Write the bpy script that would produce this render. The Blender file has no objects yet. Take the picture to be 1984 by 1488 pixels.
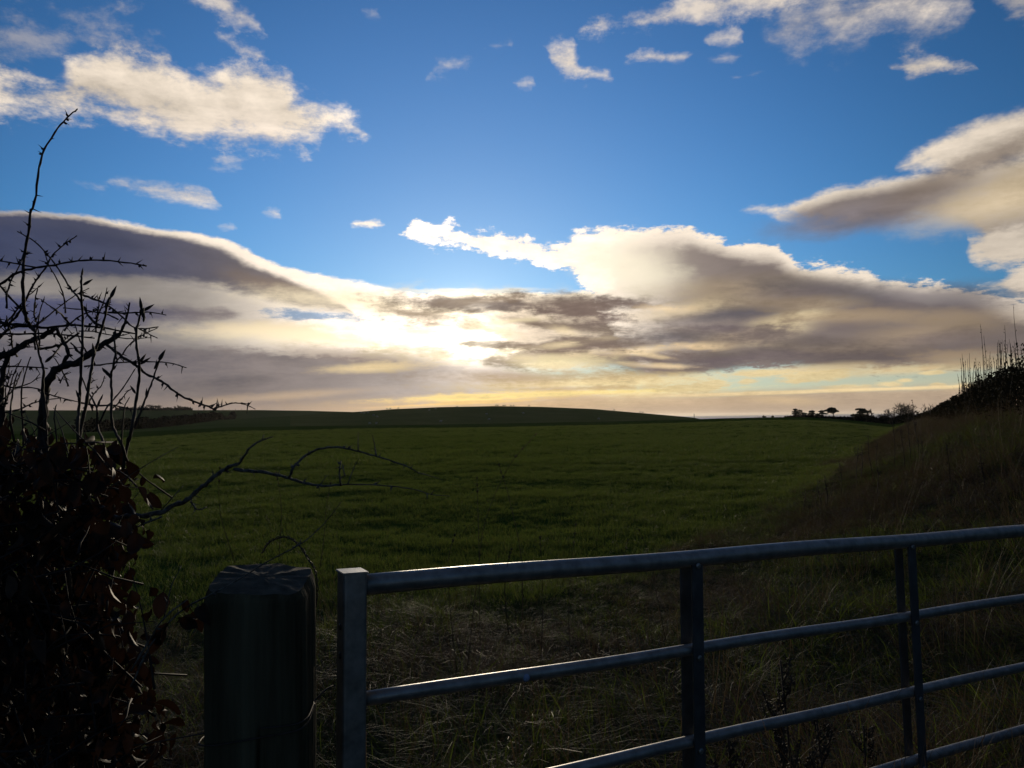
import bpy, bmesh, math, random
import numpy as np
from mathutils import Vector, Matrix, Euler, noise as mnoise

R = math.radians
scene = bpy.context.scene
COL = scene.collection
random.seed(11)
rng = np.random.default_rng(11)

# ------------------------------------------------------------------ camera
F_PX = 1499.0                                   # focal length in photograph pixels (1984 wide)
PITCH, ROLL, CAM_H = 2.45, -0.7, 1.6
cam_data = bpy.data.cameras.new('camera')
cam_data.sensor_width = 36.0
cam_data.lens = 36.0 * F_PX / 1984.0
cam_data.clip_start = 0.05
cam_data.clip_end = 120000.0
cam = bpy.data.objects.new('camera', cam_data)
COL.objects.link(cam)
CAM_ROT = Matrix.Rotation(R(90 + PITCH), 3, 'X') @ Matrix.Rotation(R(ROLL), 3, 'Z')
cam.matrix_world = Matrix.Translation((0, 0, CAM_H)) @ CAM_ROT.to_4x4()
scene.camera = cam
CAM = Vector((0, 0, CAM_H))


def ray(px, py):
    d = CAM_ROT @ Vector(((px - 992) / F_PX, -(py - 744) / F_PX, -1.0))
    return d.normalized()


def at(px, py, y):
    """world point seen at photograph pixel (px, py), y metres ahead"""
    d = ray(px, py)
    return CAM + d * (y / d.y)


def azel(px, py):
    d = ray(px, py)
    return math.degrees(math.atan2(d.x, d.y)), math.degrees(math.asin(d.z))


# ------------------------------------------------------------------ world: sky and clouds by direction
SUN_AZ, SUN_EL = azel(905, 648)
SKY_STRENGTH = 0.10
world = bpy.data.worlds.new('World')
scene.world = world
world.use_nodes = True
wt = world.node_tree
wt.nodes.clear()


def nd(typ, **kw):
    n = wt.nodes.new(typ)
    for k, v in kw.items():
        setattr(n, k, v)
    return n


def put(sock, v):
    if isinstance(v, bpy.types.NodeSocket):
        wt.links.new(v, sock)
    else:
        sock.default_value = v


def M(op, a, b=None, c=None, clamp=False):
    n = nd('ShaderNodeMath', operation=op, use_clamp=clamp)
    put(n.inputs[0], a)
    if b is not None:
        put(n.inputs[1], b)
    if c is not None:
        put(n.inputs[2], c)
    return n.outputs[0]


def ramp(x, lo, hi, o0=0.0, o1=1.0, smooth=True):
    n = nd('ShaderNodeMapRange', interpolation_type='SMOOTHSTEP' if smooth else 'LINEAR', clamp=False)
    put(n.inputs[0], x)
    n.inputs[1].default_value = lo
    n.inputs[2].default_value = hi
    put(n.inputs[3], o0)
    put(n.inputs[4], o1)
    return n.outputs[0]


def mixc(f, a, b):
    n = nd('ShaderNodeMix', data_type='RGBA', clamp_factor=True)
    put(n.inputs[0], f)
    for s, v in ((n.inputs[6], a), (n.inputs[7], b)):
        if isinstance(v, tuple):
            v = (v[0], v[1], v[2], 1.0)
        put(s, v)
    return n.outputs[2]


def cmix(a, b, blend):
    n = nd('ShaderNodeMix', data_type='RGBA', blend_type=blend)
    n.inputs[0].default_value = 1.0
    for s_, v in ((n.inputs[6], a), (n.inputs[7], b)):
        if isinstance(v, tuple):
            v = (v[0], v[1], v[2], 1.0)
        put(s_, v)
    return n.outputs[2]


def vscale(v, s):
    """colour times number (kept free of implicit type conversions)"""
    n = nd('ShaderNodeCombineColor')
    for i_ in range(3):
        put(n.inputs[i_], s)
    return cmix(v, n.outputs[0], 'MULTIPLY')


def vec(x, y, z):
    n = nd('ShaderNodeCombineXYZ')
    for i, v in enumerate((x, y, z)):
        put(n.inputs[i], v)
    return n.outputs[0]


def fbm(v, scale, detail=6.0, rough=0.55, dist=0.0):
    n = nd('ShaderNodeTexNoise', noise_dimensions='3D')
    put(n.inputs['Vector'], v)
    n.inputs['Scale'].default_value = scale
    n.inputs['Detail'].default_value = detail
    n.inputs['Roughness'].default_value = rough
    n.inputs['Distortion'].default_value = dist
    return n


tc = nd('ShaderNodeTexCoord')
sep = nd('ShaderNodeSeparateXYZ')
wt.links.new(tc.outputs['Generated'], sep.inputs[0])
X, Y, Z = sep.outputs
AZ = M('MULTIPLY', M('ARCTAN2', X, Y), 57.29578)
EL = M('MULTIPLY', M('ARCSINE', Z), 57.29578)
# angle to the sun
sd = Vector((math.sin(R(SUN_AZ)) * math.cos(R(SUN_EL)), math.cos(R(SUN_AZ)) * math.cos(R(SUN_EL)), math.sin(R(SUN_EL))))
dp = nd('ShaderNodeVectorMath', operation='DOT_PRODUCT')
wt.links.new(tc.outputs['Generated'], dp.inputs[0])
dp.inputs[1].default_value = sd
THETA = M('MULTIPLY', M('ARCCOSINE', M('MINIMUM', dp.outputs['Value'], 1.0)), 57.29578)

# noise domain: the cloud layer seen in perspective
zz = M('ADD', M('MAXIMUM', Z, 0.0), 0.16)
PP = vec(M('DIVIDE', X, zz), M('DIVIDE', Y, zz), 0.0)
flat = vec(M('MULTIPLY', AZ, 0.05), M('MULTIPLY', EL, 0.17), 0.0)       # long flat streaks
round_ = vec(M('MULTIPLY', AZ, 0.10), M('MULTIPLY', EL, 0.14), 3.7)
WN = fbm(round_, 1.6, 5.0, 0.6)
ws = nd('ShaderNodeSeparateColor')
wt.links.new(WN.outputs['Color'], ws.inputs[0])
FN = M('SUBTRACT', fbm(PP, 13.0, 8.0, 0.66).outputs['Fac'], 0.5)   # fine edges
RN = M('SUBTRACT', fbm(round_, 4.5, 8.0, 0.66).outputs['Fac'], 0.5)
SN = M('SUBTRACT', fbm(flat, 2.6, 7.0, 0.6, 0.5).outputs['Fac'], 0.5)   # streaks
BN = M('SUBTRACT', fbm(flat, 0.9, 3.0, 0.5).outputs['Fac'], 0.5)
EDGE = M('MULTIPLY_ADD', FN, 0.95, M('MULTIPLY_ADD', RN, 0.9, M('MULTIPLY', SN, 0.5)))
WAMP = ramp(EL, 0.0, 14.0, 0.25, 1.0)
A1 = M('ADD', AZ, M('MULTIPLY', M('MULTIPLY', M('SUBTRACT', ws.outputs[0], 0.5), 2.6), WAMP))
E1 = M('ADD', EL, M('MULTIPLY', M('MULTIPLY', M('SUBTRACT', ws.outputs[1], 0.5), 1.1), WAMP))

AZ_LO, AZ_HI, EL_LO, EL_HI = -48.0, 48.0, -10.0, 50.0
U1 = M('DIVIDE', M('SUBTRACT', A1, AZ_LO), AZ_HI - AZ_LO, clamp=True)


def curve(pts, u=None, lo=EL_LO, hi=EL_HI):
    """pts: (azimuth, value) pairs -> value at the (warped) azimuth"""
    n = nd('ShaderNodeFloatCurve')
    m = n.mapping
    m.extend = 'HORIZONTAL'
    c = m.curves[0]
    ps = sorted(((a - AZ_LO) / (AZ_HI - AZ_LO), (v - lo) / (hi - lo)) for a, v in pts)
    ps = [(min(1, max(0, a)), min(1, max(0, v))) for a, v in ps]
    q = []
    for p in ps:
        if not q or p[0] - q[-1][0] > 0.004:
            q.append(p)
    while len(c.points) < len(q):
        c.points.new(0.5, 0.5)
    for i, p in enumerate(q):
        c.points[i].location = p
    for p in c.points:
        p.handle_type = 'AUTO_CLAMPED'
    m.update()
    wt.links.new(u or U1, n.inputs['Value'])
    return M('MULTIPLY_ADD', n.outputs[0], hi - lo, lo)


# ---- clear sky
sky = nd('ShaderNodeTexSky', sky_type='NISHITA', sun_disc=False)
sky.sun_elevation = R(SUN_EL)
sky.sun_rotation = R(SUN_AZ)
sky.altitude = 50
sky.air_density = 1.0
sky.dust_density = 0.15
sky.ozone_density = 5.0
tint = cmix(sky.outputs[0], (1.15, 1.40, 1.50), 'MULTIPLY')
KS = 1.0 / SKY_STRENGTH


def lin(r, g, b):
    f = lambda c: c / 12.92 if c <= 0.04045 else ((c + 0.055) / 1.055) ** 2.4
    return (f(r / 255) , f(g / 255), f(b / 255))


NEAR = M('EXPONENT', M('MULTIPLY', THETA, -1 / 9.0))       # forward scattering round the hidden sun
WIDE = M('EXPONENT', M('MULTIPLY', THETA, -1 / 20.0))
CORE = M('EXPONENT', M('MULTIPLY', M('MULTIPLY', THETA, THETA), -1 / 6.0))


def addc(a, col, f):
    return cmix(a, vscale(col, f), 'ADD')


SKYC = vscale(tint, M('MULTIPLY', ramp(THETA, 14.0, 46.0, 1.05, 0.62), SKY_STRENGTH))
SKYC = addc(SKYC, (0.20, 0.18, 0.14), NEAR)
LOW = ramp(EL, 0.0, 6.5, 1.0, 0.0)
SKYC = mixc(M('MULTIPLY', LOW, 0.75), SKYC, lin(214, 203, 170))

CREAM = (0.93, 0.80, 0.655)
GAIN = M('ADD', 0.78, M('MULTIPLY', NEAR, 1.5))                  # lit cloud, brighter towards the sun
LIFT = M('ADD', 1.0, M('MULTIPLY', NEAR, 1.2))                   # shaded cloud, same



# ---- two reusable node groups: a cloud between two outlines, and a soft bank
def group(name, ins):
    g = bpy.data.node_groups.new(name, 'ShaderNodeTree')
    for n, t in ins:
        g.interface.new_socket(n, in_out='INPUT', socket_type=t)
    g.interface.new_socket('Color', in_out='OUTPUT', socket_type='NodeSocketColor')
    g.interface.new_socket('Cover', in_out='OUTPUT', socket_type='NodeSocketFloat')
    return g


FL, CO = 'NodeSocketFloat', 'NodeSocketColor'
world_tree = wt
g_cloud = group('cloud_layer', [('base', CO), ('top', FL), ('bottom', FL), ('el', FL), ('edge_noise', FL), ('streaks', FL), ('banks', FL), ('bamp', FL),
                                ('gain_field', FL), ('lift_field', FL), ('inv_st', FL), ('inv_sb', FL), ('edge', FL), ('lo', FL), ('hi', FL),
                                ('alpha', FL), ('gain', FL), ('streak', FL), ('cream', CO), ('dark', CO), ('d0', FL), ('d1', FL), ('dmax', FL)])
wt = g_cloud
gi = nd('NodeGroupInput')
I = {o.name: o for o in gi.outputs}
dt_ = M('SUBTRACT', I['top'], I['el'])
db_ = M('SUBTRACT', I['el'], I['bottom'])
d_ = M('MINIMUM', M('MULTIPLY', dt_, I['inv_st']), M('MULTIPLY', db_, I['inv_sb']))
d_ = M('MULTIPLY_ADD', I['edge_noise'], I['edge'], M('MINIMUM', d_, 3.0))


def ramp_s(x, lo, hi, o0, o1):
    n = nd('ShaderNodeMapRange', interpolation_type='SMOOTHSTEP', clamp=False)
    for i_, v in enumerate((x, lo, hi, o0, o1)):
        put(n.inputs[i_], v)
    return n.outputs[0]


a_ = ramp_s(d_, I['lo'], I['hi'], 0.0, I['alpha'])
f_ = M('MULTIPLY_ADD', M('MULTIPLY_ADD', I['edge_noise'], 0.7, I['streaks']), I['streak'], M('MULTIPLY_ADD', d_, 1e-9, 1.0))
lit_ = vscale(I['cream'], M('MULTIPLY', M('MULTIPLY', I['gain_field'], I['gain']), f_))
s_ = ramp_s(M('MULTIPLY_ADD', I['banks'], I['bamp'], dt_), I['d0'], I['d1'], 0.0, I['dmax'])
shade_ = vscale(I['dark'], M('MULTIPLY', I['lift_field'], M('MULTIPLY_ADD', I['streaks'], 0.9, M('MULTIPLY_ADD', d_, 1e-9, 1.0))))
go = nd('NodeGroupOutput')
wt.links.new(mixc(a_, I['base'], mixc(s_, lit_, shade_)), go.inputs[0])
wt.links.new(a_, go.inputs[1])

def bank_group(name, sunny):
    global wt
    g = group(name, [('base', CO), ('az', FL), ('el', FL), ('noise', FL), ('near', FL), ('a0', FL), ('e0', FL), ('k1', FL), ('k2', FL), ('k3', FL), ('k4', FL),
                     ('edge', FL), ('lo', FL), ('hi', FL), ('alpha', FL), ('color', CO), ('sun', FL)])
    wt = g
    gi = nd('NodeGroupInput')
    I = {o.name: o for o in gi.outputs}
    x_ = M('SUBTRACT', I['az'], I['a0'])
    y_ = M('SUBTRACT', I['el'], I['e0'])
    xr_ = M('MULTIPLY_ADD', x_, I['k1'], M('MULTIPLY', y_, I['k2']))
    yr_ = M('MULTIPLY_ADD', x_, I['k3'], M('MULTIPLY', y_, I['k4']))
    q_ = M('SQRT', M('MULTIPLY_ADD', xr_, xr_, M('MULTIPLY', yr_, yr_)))
    q_ = M('MULTIPLY_ADD', I['noise'], I['edge'], q_)
    a_ = ramp_s(q_, I['lo'], I['hi'], I['alpha'], 0.0)
    c_ = vscale(I['color'], M('MULTIPLY_ADD', I['near'], I['sun'], M('MULTIPLY_ADD', q_, 1e-9, 1.0))) if sunny else vscale(I['color'], M('MULTIPLY_ADD', I['noise'], 0.55, M('MULTIPLY_ADD', q_, 1e-9, 1.0)))
    go = nd('NodeGroupOutput')
    wt.links.new(mixc(a_, I['base'], c_), go.inputs[0])
    wt.links.new(a_, go.inputs[1])
    return g


g_blob = bank_group('cloud_bank', False)
g_glow = bank_group('lit_bank', True)
wt = world_tree
BANKS = M('MULTIPLY_ADD', EDGE, 1.5, M('MULTIPLY', M('MULTIPLY_ADD', BN, 1.5, SN), 1.6))
BLOBN = M('MULTIPLY_ADD', EDGE, 1.0, SN)


COVER = [None]


def after(v):
    """v, evaluated only after the previous layer (keeps the shader's working set small)"""
    return v if COVER[0] is None else M('MULTIPLY_ADD', COVER[0], 1e-9, v)


def gset(node, **kw):
    for k_, v in kw.items():
        if isinstance(v, tuple):
            v = (v[0], v[1], v[2], 1.0)
        put(node.inputs[k_], v)
    COVER[0] = node.outputs[1]
    return node.outputs[0]


def lay_cloud(base, top, bot, st=26, sb=26, edge=30, dark=None, dark_at=(20, 70), dmax=0.0, dcurve=None,
          cream=CREAM, gain=1.0, alpha=1.0, streak=0.25, bamp=1.0, lo=-0.1, hi=1.35):
    """lay a cloud over base; top / bot are outlines in photograph pixels, st / sb edge softness in pixels"""
    def prep(pts, s):
        pts = list(pts)
        if pts[0][0] > 0:
            pts = [(pts[0][0] - 25, pts[0][1] + s * 90)] + pts
        if pts[-1][0] < 1984:
            pts = pts + [(pts[-1][0] + 25, pts[-1][1] + s * 90)]
        return [azel(*p) for p in pts]
    dm = dmax if dark else 0.0
    u = after(U1)
    if dcurve:
        dm = curve([(azel(x, 600)[0], v) for x, v in dcurve], u, lo=0.0, hi=1.0)
    n = nd('ShaderNodeGroup', node_tree=g_cloud)
    return gset(n, base=base, top=curve(prep(top, 1), u), bottom=curve(prep(bot, -1), u), el=after(E1), edge_noise=EDGE, streaks=SN, banks=BANKS, bamp=bamp,
                gain_field=GAIN, lift_field=LIFT, inv_st=26.0 / st, inv_sb=26.0 / sb, edge=edge / st, lo=lo, hi=hi, alpha=alpha, gain=gain,
                streak=streak * 2.2, cream=cream, dark=lin(*dark) if dark else (0.2, 0.2, 0.2), d0=dark_at[0] / 26.0, d1=dark_at[1] / 26.0, dmax=dm)


def lay_bank(base, cx, cy, rx, ry, col, alpha=0.6, ang=0.0, soft=0.9, edge=0.35, sun=0.0):
    """a soft bank or gap inside the cloud: centre and radii in photograph pixels"""
    a0, e0 = azel(cx, cy)
    c, s = math.cos(R(ang)), math.sin(R(ang))
    kx, ky = 26.0 / rx, 26.0 / ry
    n = nd('ShaderNodeGroup', node_tree=g_glow if sun else g_blob)
    return gset(n, base=base, az=after(A1), el=after(E1), noise=BLOBN, near=NEAR, a0=a0, e0=e0, k1=c * kx, k2=s * kx, k3=-s * ky, k4=c * ky, edge=edge * 2.6,
                lo=1.0 - soft, hi=1.0 + soft * 0.6, alpha=alpha, color=lin(*col), sun=sun)



LAYERS = []


def cloud(top, bot, **kw):
    a = [azel(*p) for p in list(top) + list(bot)]
    az = [p[0] for p in a]
    el = [p[1] for p in a]
    x0 = -999 if top[0][0] <= 0 else min(az) - 3.2
    x1 = 999 if top[-1][0] >= 1984 else max(az) + 3.2
    LAYERS.append((lay_cloud, (top, bot), kw, (x0, x1, min(el) - 2.2, max(el) + 2.2)))


def bank(cx, cy, rx, ry, col, *args, **kw):
    a0, e0 = azel(cx, cy)
    ang = args[1] if len(args) > 1 else kw.get('ang', 0.0)
    wx = 1.75 * rx / 26.0 + 2.0
    wy = 1.75 * (ry + rx * abs(math.sin(R(ang)))) / 26.0 + 1.0
    LAYERS.append((lay_bank, (cx, cy, rx, ry, col) + args, kw, (a0 - wx, a0 + wx, e0 - wy, e0 + wy)))


# high wisps, top left
cloud([(-200, 20), (60, 10), (200, 30), (300, 60), (330, 110)], [(-200, 140), (60, 120), (150, 100), (240, 120), (330, 122)],
          st=60, sb=40, edge=168, alpha=0.42, gain=0.8)
cloud([(340, -30), (430, -20), (480, 15), (505, 60)], [(340, 0), (400, 20), (450, 50), (505, 66)], st=30, sb=26, edge=84, alpha=0.75)
cloud([(420, 60), (470, 80), (520, 110)], [(420, 74), (470, 108), (540, 126)], st=20, sb=20, edge=50, alpha=0.7)
# big cream cloud, upper left
cloud([(-400, 150), (-100, 140), (0, 132), (60, 140), (110, 140), (160, 88), (230, 82), (300, 92), (345, 122), (400, 128), (440, 112), (500, 112), (545, 132), (580, 172), (640, 196), (690, 226), (716, 258)],
          [(-400, 240), (-100, 250), (40, 238), (160, 240), (280, 262), (370, 290), (450, 290), (540, 304), (610, 292), (650, 262), (716, 264)],
          st=46, sb=52, edge=95, hi=1.0, streak=0.4, dark=(205, 190, 180), dark_at=(60, 120), dmax=0.25)
cloud([(410, 296), (450, 292), (490, 300)], [(410, 312), (460, 328), (490, 318)], st=22, sb=22, edge=62, alpha=0.5)
# small cloud below it
cloud([(215, 352), (260, 346), (340, 348), (395, 350), (420, 385)], [(215, 366), (260, 384), (340, 394), (400, 404), (430, 396)],
          st=22, sb=24, edge=41, alpha=0.95)
cloud([(130, 350), (180, 350), (230, 360)], [(130, 358), (180, 370), (230, 376)], st=20, sb=20, edge=56, alpha=0.35)
cloud([(505, 406), (525, 402), (545, 420)], [(505, 418), (525, 424), (548, 428)], st=12, sb=12, edge=34, alpha=0.6)
cloud([(415, 430), (435, 428), (455, 438)], [(415, 440), (435, 446), (455, 444)], st=12, sb=12, edge=34, alpha=0.4)
cloud([(682, 424), (710, 421), (745, 432)], [(682, 430), (712, 440), (745, 438)], st=9, sb=9, edge=34, alpha=0.95)
cloud([(700, 20), (722, 16), (730, 36)], [(700, 28), (722, 48), (734, 44)], st=14, sb=14, edge=35, alpha=0.3)
# small wisps upper centre
cloud([(830, 140), (870, 108), (915, 110)], [(830, 160), (870, 150), (915, 124)], st=22, sb=22, edge=69, alpha=0.4)
cloud([(930, 88), (960, 80), (995, 80)], [(930, 98), (960, 102), (995, 92)], st=14, sb=14, edge=39, alpha=0.5)
cloud([(990, 154), (1014, 148), (1030, 160)], [(990, 166), (1014, 172), (1032, 168)], st=13, sb=13, edge=34, alpha=0.6)
# upper right puffs
cloud([(1050, 90), (1075, 78), (1105, 76), (1118, 108), (1140, 126), (1180, 150)], [(1050, 104), (1070, 150), (1100, 162), (1140, 162), (1182, 158)],
          st=26, sb=22, edge=85, hi=1.7, alpha=0.9)
cloud([(1118, 64), (1160, 26), (1240, 22), (1320, -8), (1420, -30), (1560, -60)], [(1118, 74), (1200, 62), (1300, 58), (1400, 40), (1500, 30), (1560, 10)],
          st=24, sb=24, edge=60, alpha=0.85)
cloud([(1205, 102), (1240, 92), (1300, 102), (1345, 98)], [(1205, 116), (1260, 122), (1320, 118), (1345, 106)], st=14, sb=14, edge=34, alpha=0.8)
cloud([(1365, 72), (1405, 58), (1440, 78)], [(1365, 82), (1410, 92), (1442, 90)], st=15, sb=15, edge=37, alpha=0.65)
cloud([(1370, 106), (1400, 102), (1435, 102)], [(1370, 114), (1400, 120), (1435, 112)], st=12, sb=12, edge=34, alpha=0.4)
cloud([(1415, 146), (1450, 140), (1482, 134)], [(1415, 152), (1450, 154), (1484, 142)], st=12, sb=12, edge=34, alpha=0.5)
cloud([(1475, 60), (1500, 10), (1540, -60), (1700, -90), (1870, -60), (1880, 40)], [(1475, 84), (1500, 118), (1555, 132), (1590, 100), (1620, 124), (1660, 110), (1720, 86), (1800, 96), (1880, 50)],
          st=60, sb=46, edge=144, alpha=0.86, gain=0.86, streak=0.6, hi=2.3)
cloud([(1715, 128), (1745, 108), (1800, 100), (1840, 116), (1882, 126)], [(1715, 138), (1760, 154), (1810, 148), (1882, 134)], st=18, sb=16, edge=48, alpha=0.9, gain=0.9)
cloud([(1930, -40), (1984, -60), (2200, -60)], [(1930, 10), (1984, 48), (2200, 60)], st=40, sb=40, edge=112, alpha=0.6, gain=0.75)
# right-hand lens cloud: a bright upper lobe and a shaded lower one
cloud([(1736, 322), (1765, 296), (1830, 252), (1900, 224), (1984, 197), (2100, 160), (2400, 120)],
      [(1736, 328), (1800, 340), (1880, 350), (1984, 330), (2100, 300), (2400, 280)],
      st=18, sb=26, edge=34, gain=0.92, dark=(150, 132, 112), dark_at=(90, 130), dmax=0.6, streak=0.3)
cloud([(1436, 408), (1500, 394), (1560, 374), (1640, 352), (1700, 338), (1760, 330), (1850, 318), (1984, 282), (2100, 250), (2400, 200)],
      [(1436, 414), (1490, 424), (1560, 442), (1650, 452), (1750, 446), (1840, 440), (1880, 462), (1930, 500), (1984, 520), (2100, 520), (2400, 500)],
      st=16, sb=24, edge=34, dark=(116, 106, 104), dark_at=(14, 42), gain=0.95, streak=0.4, bamp=0.5,
      dcurve=[(1440, 0.0), (1520, 0.5), (1600, 0.92), (1700, 0.95), (1800, 0.85), (1880, 0.7), (1984, 0.55)])
bank(1640, 428, 130, 26, (125, 118, 124), 0.75, 3, soft=0.8, edge=0.25)
bank(1880, 322, 160, 24, (122, 108, 98), 0.75, 20, soft=0.8, edge=0.25)
bank(1940, 392, 130, 30, (212, 192, 160), 0.85, 10, soft=0.9)
bank(1990, 350, 110, 30, (200, 180, 148), 0.7, 16, soft=0.9)
cloud([(1870, 455), (1920, 436), (1960, 428), (2000, 420), (2200, 400)], [(1880, 490), (1900, 528), (1940, 536), (2000, 530), (2200, 510)], st=20, sb=26, edge=53, gain=0.84)
cloud([(1870, 560), (1930, 536), (1984, 512), (2200, 490)], [(1880, 566), (1930, 574), (1984, 590), (2200, 600)], st=14, sb=18, edge=34, gain=0.9)
# thin pale veil low in the sky
bank(850, 650, 430, 80, (250, 230, 192), 0.95, 0, soft=0.5, edge=0.2, sun=0.15)
# the broken deck under the sun, its upper edge lit
cloud([(740, 572), (800, 566), (860, 562), (930, 559), (1000, 560), (1060, 566), (1120, 562), (1170, 556), (1260, 558), (1340, 570), (1440, 590)],
      [(740, 690), (800, 700), (950, 705), (1100, 716), (1300, 722), (1440, 716)], st=7, sb=30, edge=20, lo=0.0, hi=1.1, gain=0.86, cream=(1.0, 0.86, 0.66), streak=0.5,
      dark=(150, 130, 112), dark_at=(8, 30), bamp=0.8, dcurve=[(740, 0.0), (800, 0.45), (900, 0.5), (1050, 0.6), (1300, 0.75), (1440, 0.8)])
# ---- right-hand cumulus bank
cloud([(782, 446), (820, 428), (880, 430), (930, 448), (1000, 450), (1060, 470), (1090, 462), (1130, 442), (1240, 440), (1340, 438), (1400, 456), (1450, 470), (1500, 476), (1560, 506), (1600, 510), (1660, 520), (1720, 536), (1790, 548), (1866, 546), (1880, 562), (1984, 580), (2400, 590)],
          [(782, 456), (850, 472), (930, 494), (1000, 508), (1060, 526), (1112, 542), (1132, 558), (1165, 620), (1250, 720), (1330, 728), (1400, 716), (1500, 716), (1600, 722), (1700, 724), (1800, 722), (1984, 700), (2400, 700)],
          st=11, sb=14, edge=62, lo=0.0, hi=1.2, dark=(112, 101, 98), dark_at=(8, 44), bamp=0.6, gain=1.08, streak=0.3,
          dcurve=[(900, 0), (1120, 0.0), (1200, 0.25), (1290, 0.65), (1380, 0.92), (1500, 0.97), (1984, 0.98)])
bank(1230, 520, 100, 50, (255, 244, 215), 0.6, -20, soft=0.9, sun=0.6)
bank(1420, 560, 150, 26, (176, 155, 126), 0.6, 0)
bank(1350, 600, 150, 18, (232, 208, 165), 0.62, 4)
bank(1520, 632, 110, 28, (244, 222, 175), 0.85, 18)
bank(1440, 655, 120, 14, (225, 200, 160), 0.65, -8)
bank(1760, 650, 180, 26, (164, 143, 116), 0.6, 10)
bank(1430, 606, 160, 14, (90, 86, 94), 0.9, 4)
bank(1320, 650, 130, 16, (96, 90, 94), 0.85, 2)
bank(1560, 560, 120, 26, (108, 100, 98), 0.7, -14)
bank(1800, 575, 200, 22, (98, 94, 104), 0.7, -8)
bank(1560, 662, 170, 14, (102, 92, 90), 0.8, -3)
bank(1710, 690, 180, 16, (98, 88, 88), 0.9, 0)
bank(1400, 690, 160, 16, (100, 90, 88), 0.9, 6)
bank(1330, 716, 130, 10, (104, 92, 88), 0.85, 5)
bank(1560, 716, 130, 9, (228, 202, 156), 0.75, 2)
bank(1760, 716, 170, 9, (226, 200, 150), 0.75, 2)
# ---- left-hand lens cloud: pale body, dark core under a bright rim
cloud([(-400, 384), (-100, 398), (0, 402), (120, 410), (220, 420), (300, 436), (380, 448), (450, 468), (520, 498), (600, 522), (700, 545), (790, 560), (860, 572)],
      [(-400, 800), (0, 800), (300, 800), (600, 790), (700, 700), (800, 640), (860, 600)],
      st=8, sb=30, edge=16, lo=0.0, hi=1.1, dark=(118, 114, 113), dark_at=(10, 40), gain=1.12, streak=0.2, bamp=0.3,
      dcurve=[(0, 0.98), (90, 0.9), (200, 0.9), (330, 0.85), (450, 0.6), (560, 0.2), (640, 0.0)])
cloud([(-400, 384), (0, 400), (120, 412), (200, 424), (300, 443), (400, 470), (500, 510), (600, 556), (680, 600)],
      [(-400, 545), (0, 545), (200, 549), (300, 550), (400, 560), (500, 584), (600, 606), (680, 614)],
      st=13, sb=18, edge=15, cream=tuple(c / 0.85 for c in lin(104, 96, 96)), dark=(58, 66, 94), dark_at=(-40, 10), bamp=0.2, streak=0.25, hi=1.1, alpha=0.97,
      dcurve=[(0, 0.98), (150, 0.92), (300, 0.7), (450, 0.3), (600, 0.0)])
cloud([(-400, 560), (0, 564), (200, 572), (340, 584), (470, 604)], [(-400, 655), (0, 655), (200, 646), (340, 630), (470, 614)],
      st=16, sb=20, edge=24, cream=tuple(c / 0.8 for c in lin(116, 106, 104)), dark=(66, 72, 104), dark_at=(-40, 10), bamp=0.2, streak=0.2, hi=1.1, alpha=0.95,
      dcurve=[(0, 0.98), (200, 0.8), (400, 0.1)])
bank(560, 562, 110, 18, (140, 122, 108), 0.75, -14)
bank(720, 590, 210, 22, (252, 234, 198), 0.85, -4, soft=0.9, sun=0.6)
bank(620, 614, 90, 12, (122, 155, 190), 0.85, -2, soft=0.5, edge=0.7)
bank(540, 642, 150, 15, (246, 222, 180), 0.85, 0, soft=0.9)
bank(700, 652, 240, 18, (255, 238, 200), 0.85, 0, sun=0.7)
# ---- low bank along the horizon
cloud([(-400, 640), (0, 640), (200, 652), (350, 656), (450, 664), (600, 668), (700, 676), (800, 684), (900, 690), (980, 700), (1060, 720), (1120, 745), (1180, 765)],
          [(-400, 900), (0, 900), (600, 900), (1180, 790)], st=22, sb=26, edge=34, hi=1.1,
          dark=(114, 105, 104), dark_at=(-10, 24), gain=0.9, streak=0.5,
          dcurve=[(0, 0.97), (400, 0.97), (600, 0.94), (750, 0.86), (900, 0.74), (1000, 0.72), (1200, 0.7)])
bank(60, 700, 300, 50, (84, 86, 102), 0.7, 0)
bank(700, 690, 130, 14, (146, 126, 112), 0.6, -6)
bank(720, 712, 90, 9, (250, 222, 168), 0.8, 3, edge=0.5)
bank(580, 766, 170, 9, (206, 178, 146), 0.6, 4, edge=0.5)
# the white burn below them
cloud([(600, 628), (700, 620), (770, 622), (830, 642), (880, 640), (925, 620), (960, 640), (1000, 668), (1020, 684)],
      [(600, 644), (700, 664), (780, 676), (860, 684), (940, 692), (1020, 690)], st=26, sb=20, edge=44, gain=1.05, cream=(1.0, 0.92, 0.74), streak=0.1)
# dark ragged bars in front of the brightness
bank(885, 586, 150, 18, (130, 113, 102), 0.97, 0, soft=0.6, edge=0.5)
bank(960, 592, 60, 12, (122, 108, 102), 0.9, 4, soft=0.7, edge=0.5)
bank(900, 562, 130, 5, (255, 250, 235), 0.95, 0, soft=0.6, edge=0.3)
bank(800, 608, 90, 11, (150, 128, 108), 0.85, -8, edge=0.6)
bank(840, 628, 70, 8, (150, 126, 104), 0.85, -4, edge=0.6)
bank(1090, 585, 100, 14, (126, 110, 100), 0.9, -4, edge=0.6)
bank(1180, 592, 110, 12, (120, 106, 98), 0.9, 2, edge=0.6)
bank(1020, 622, 80, 10, (140, 120, 102), 0.88, -8, edge=0.6)
bank(1110, 634, 120, 11, (130, 114, 102), 0.9, -5, edge=0.6)
bank(1190, 664, 120, 12, (124, 108, 98), 0.88, -4, edge=0.6)
bank(1120, 690, 90, 9, (150, 126, 104), 0.8, -4, edge=0.6)
bank(1240, 690, 120, 13, (124, 108, 98), 0.85, 2, edge=0.6)
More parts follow.
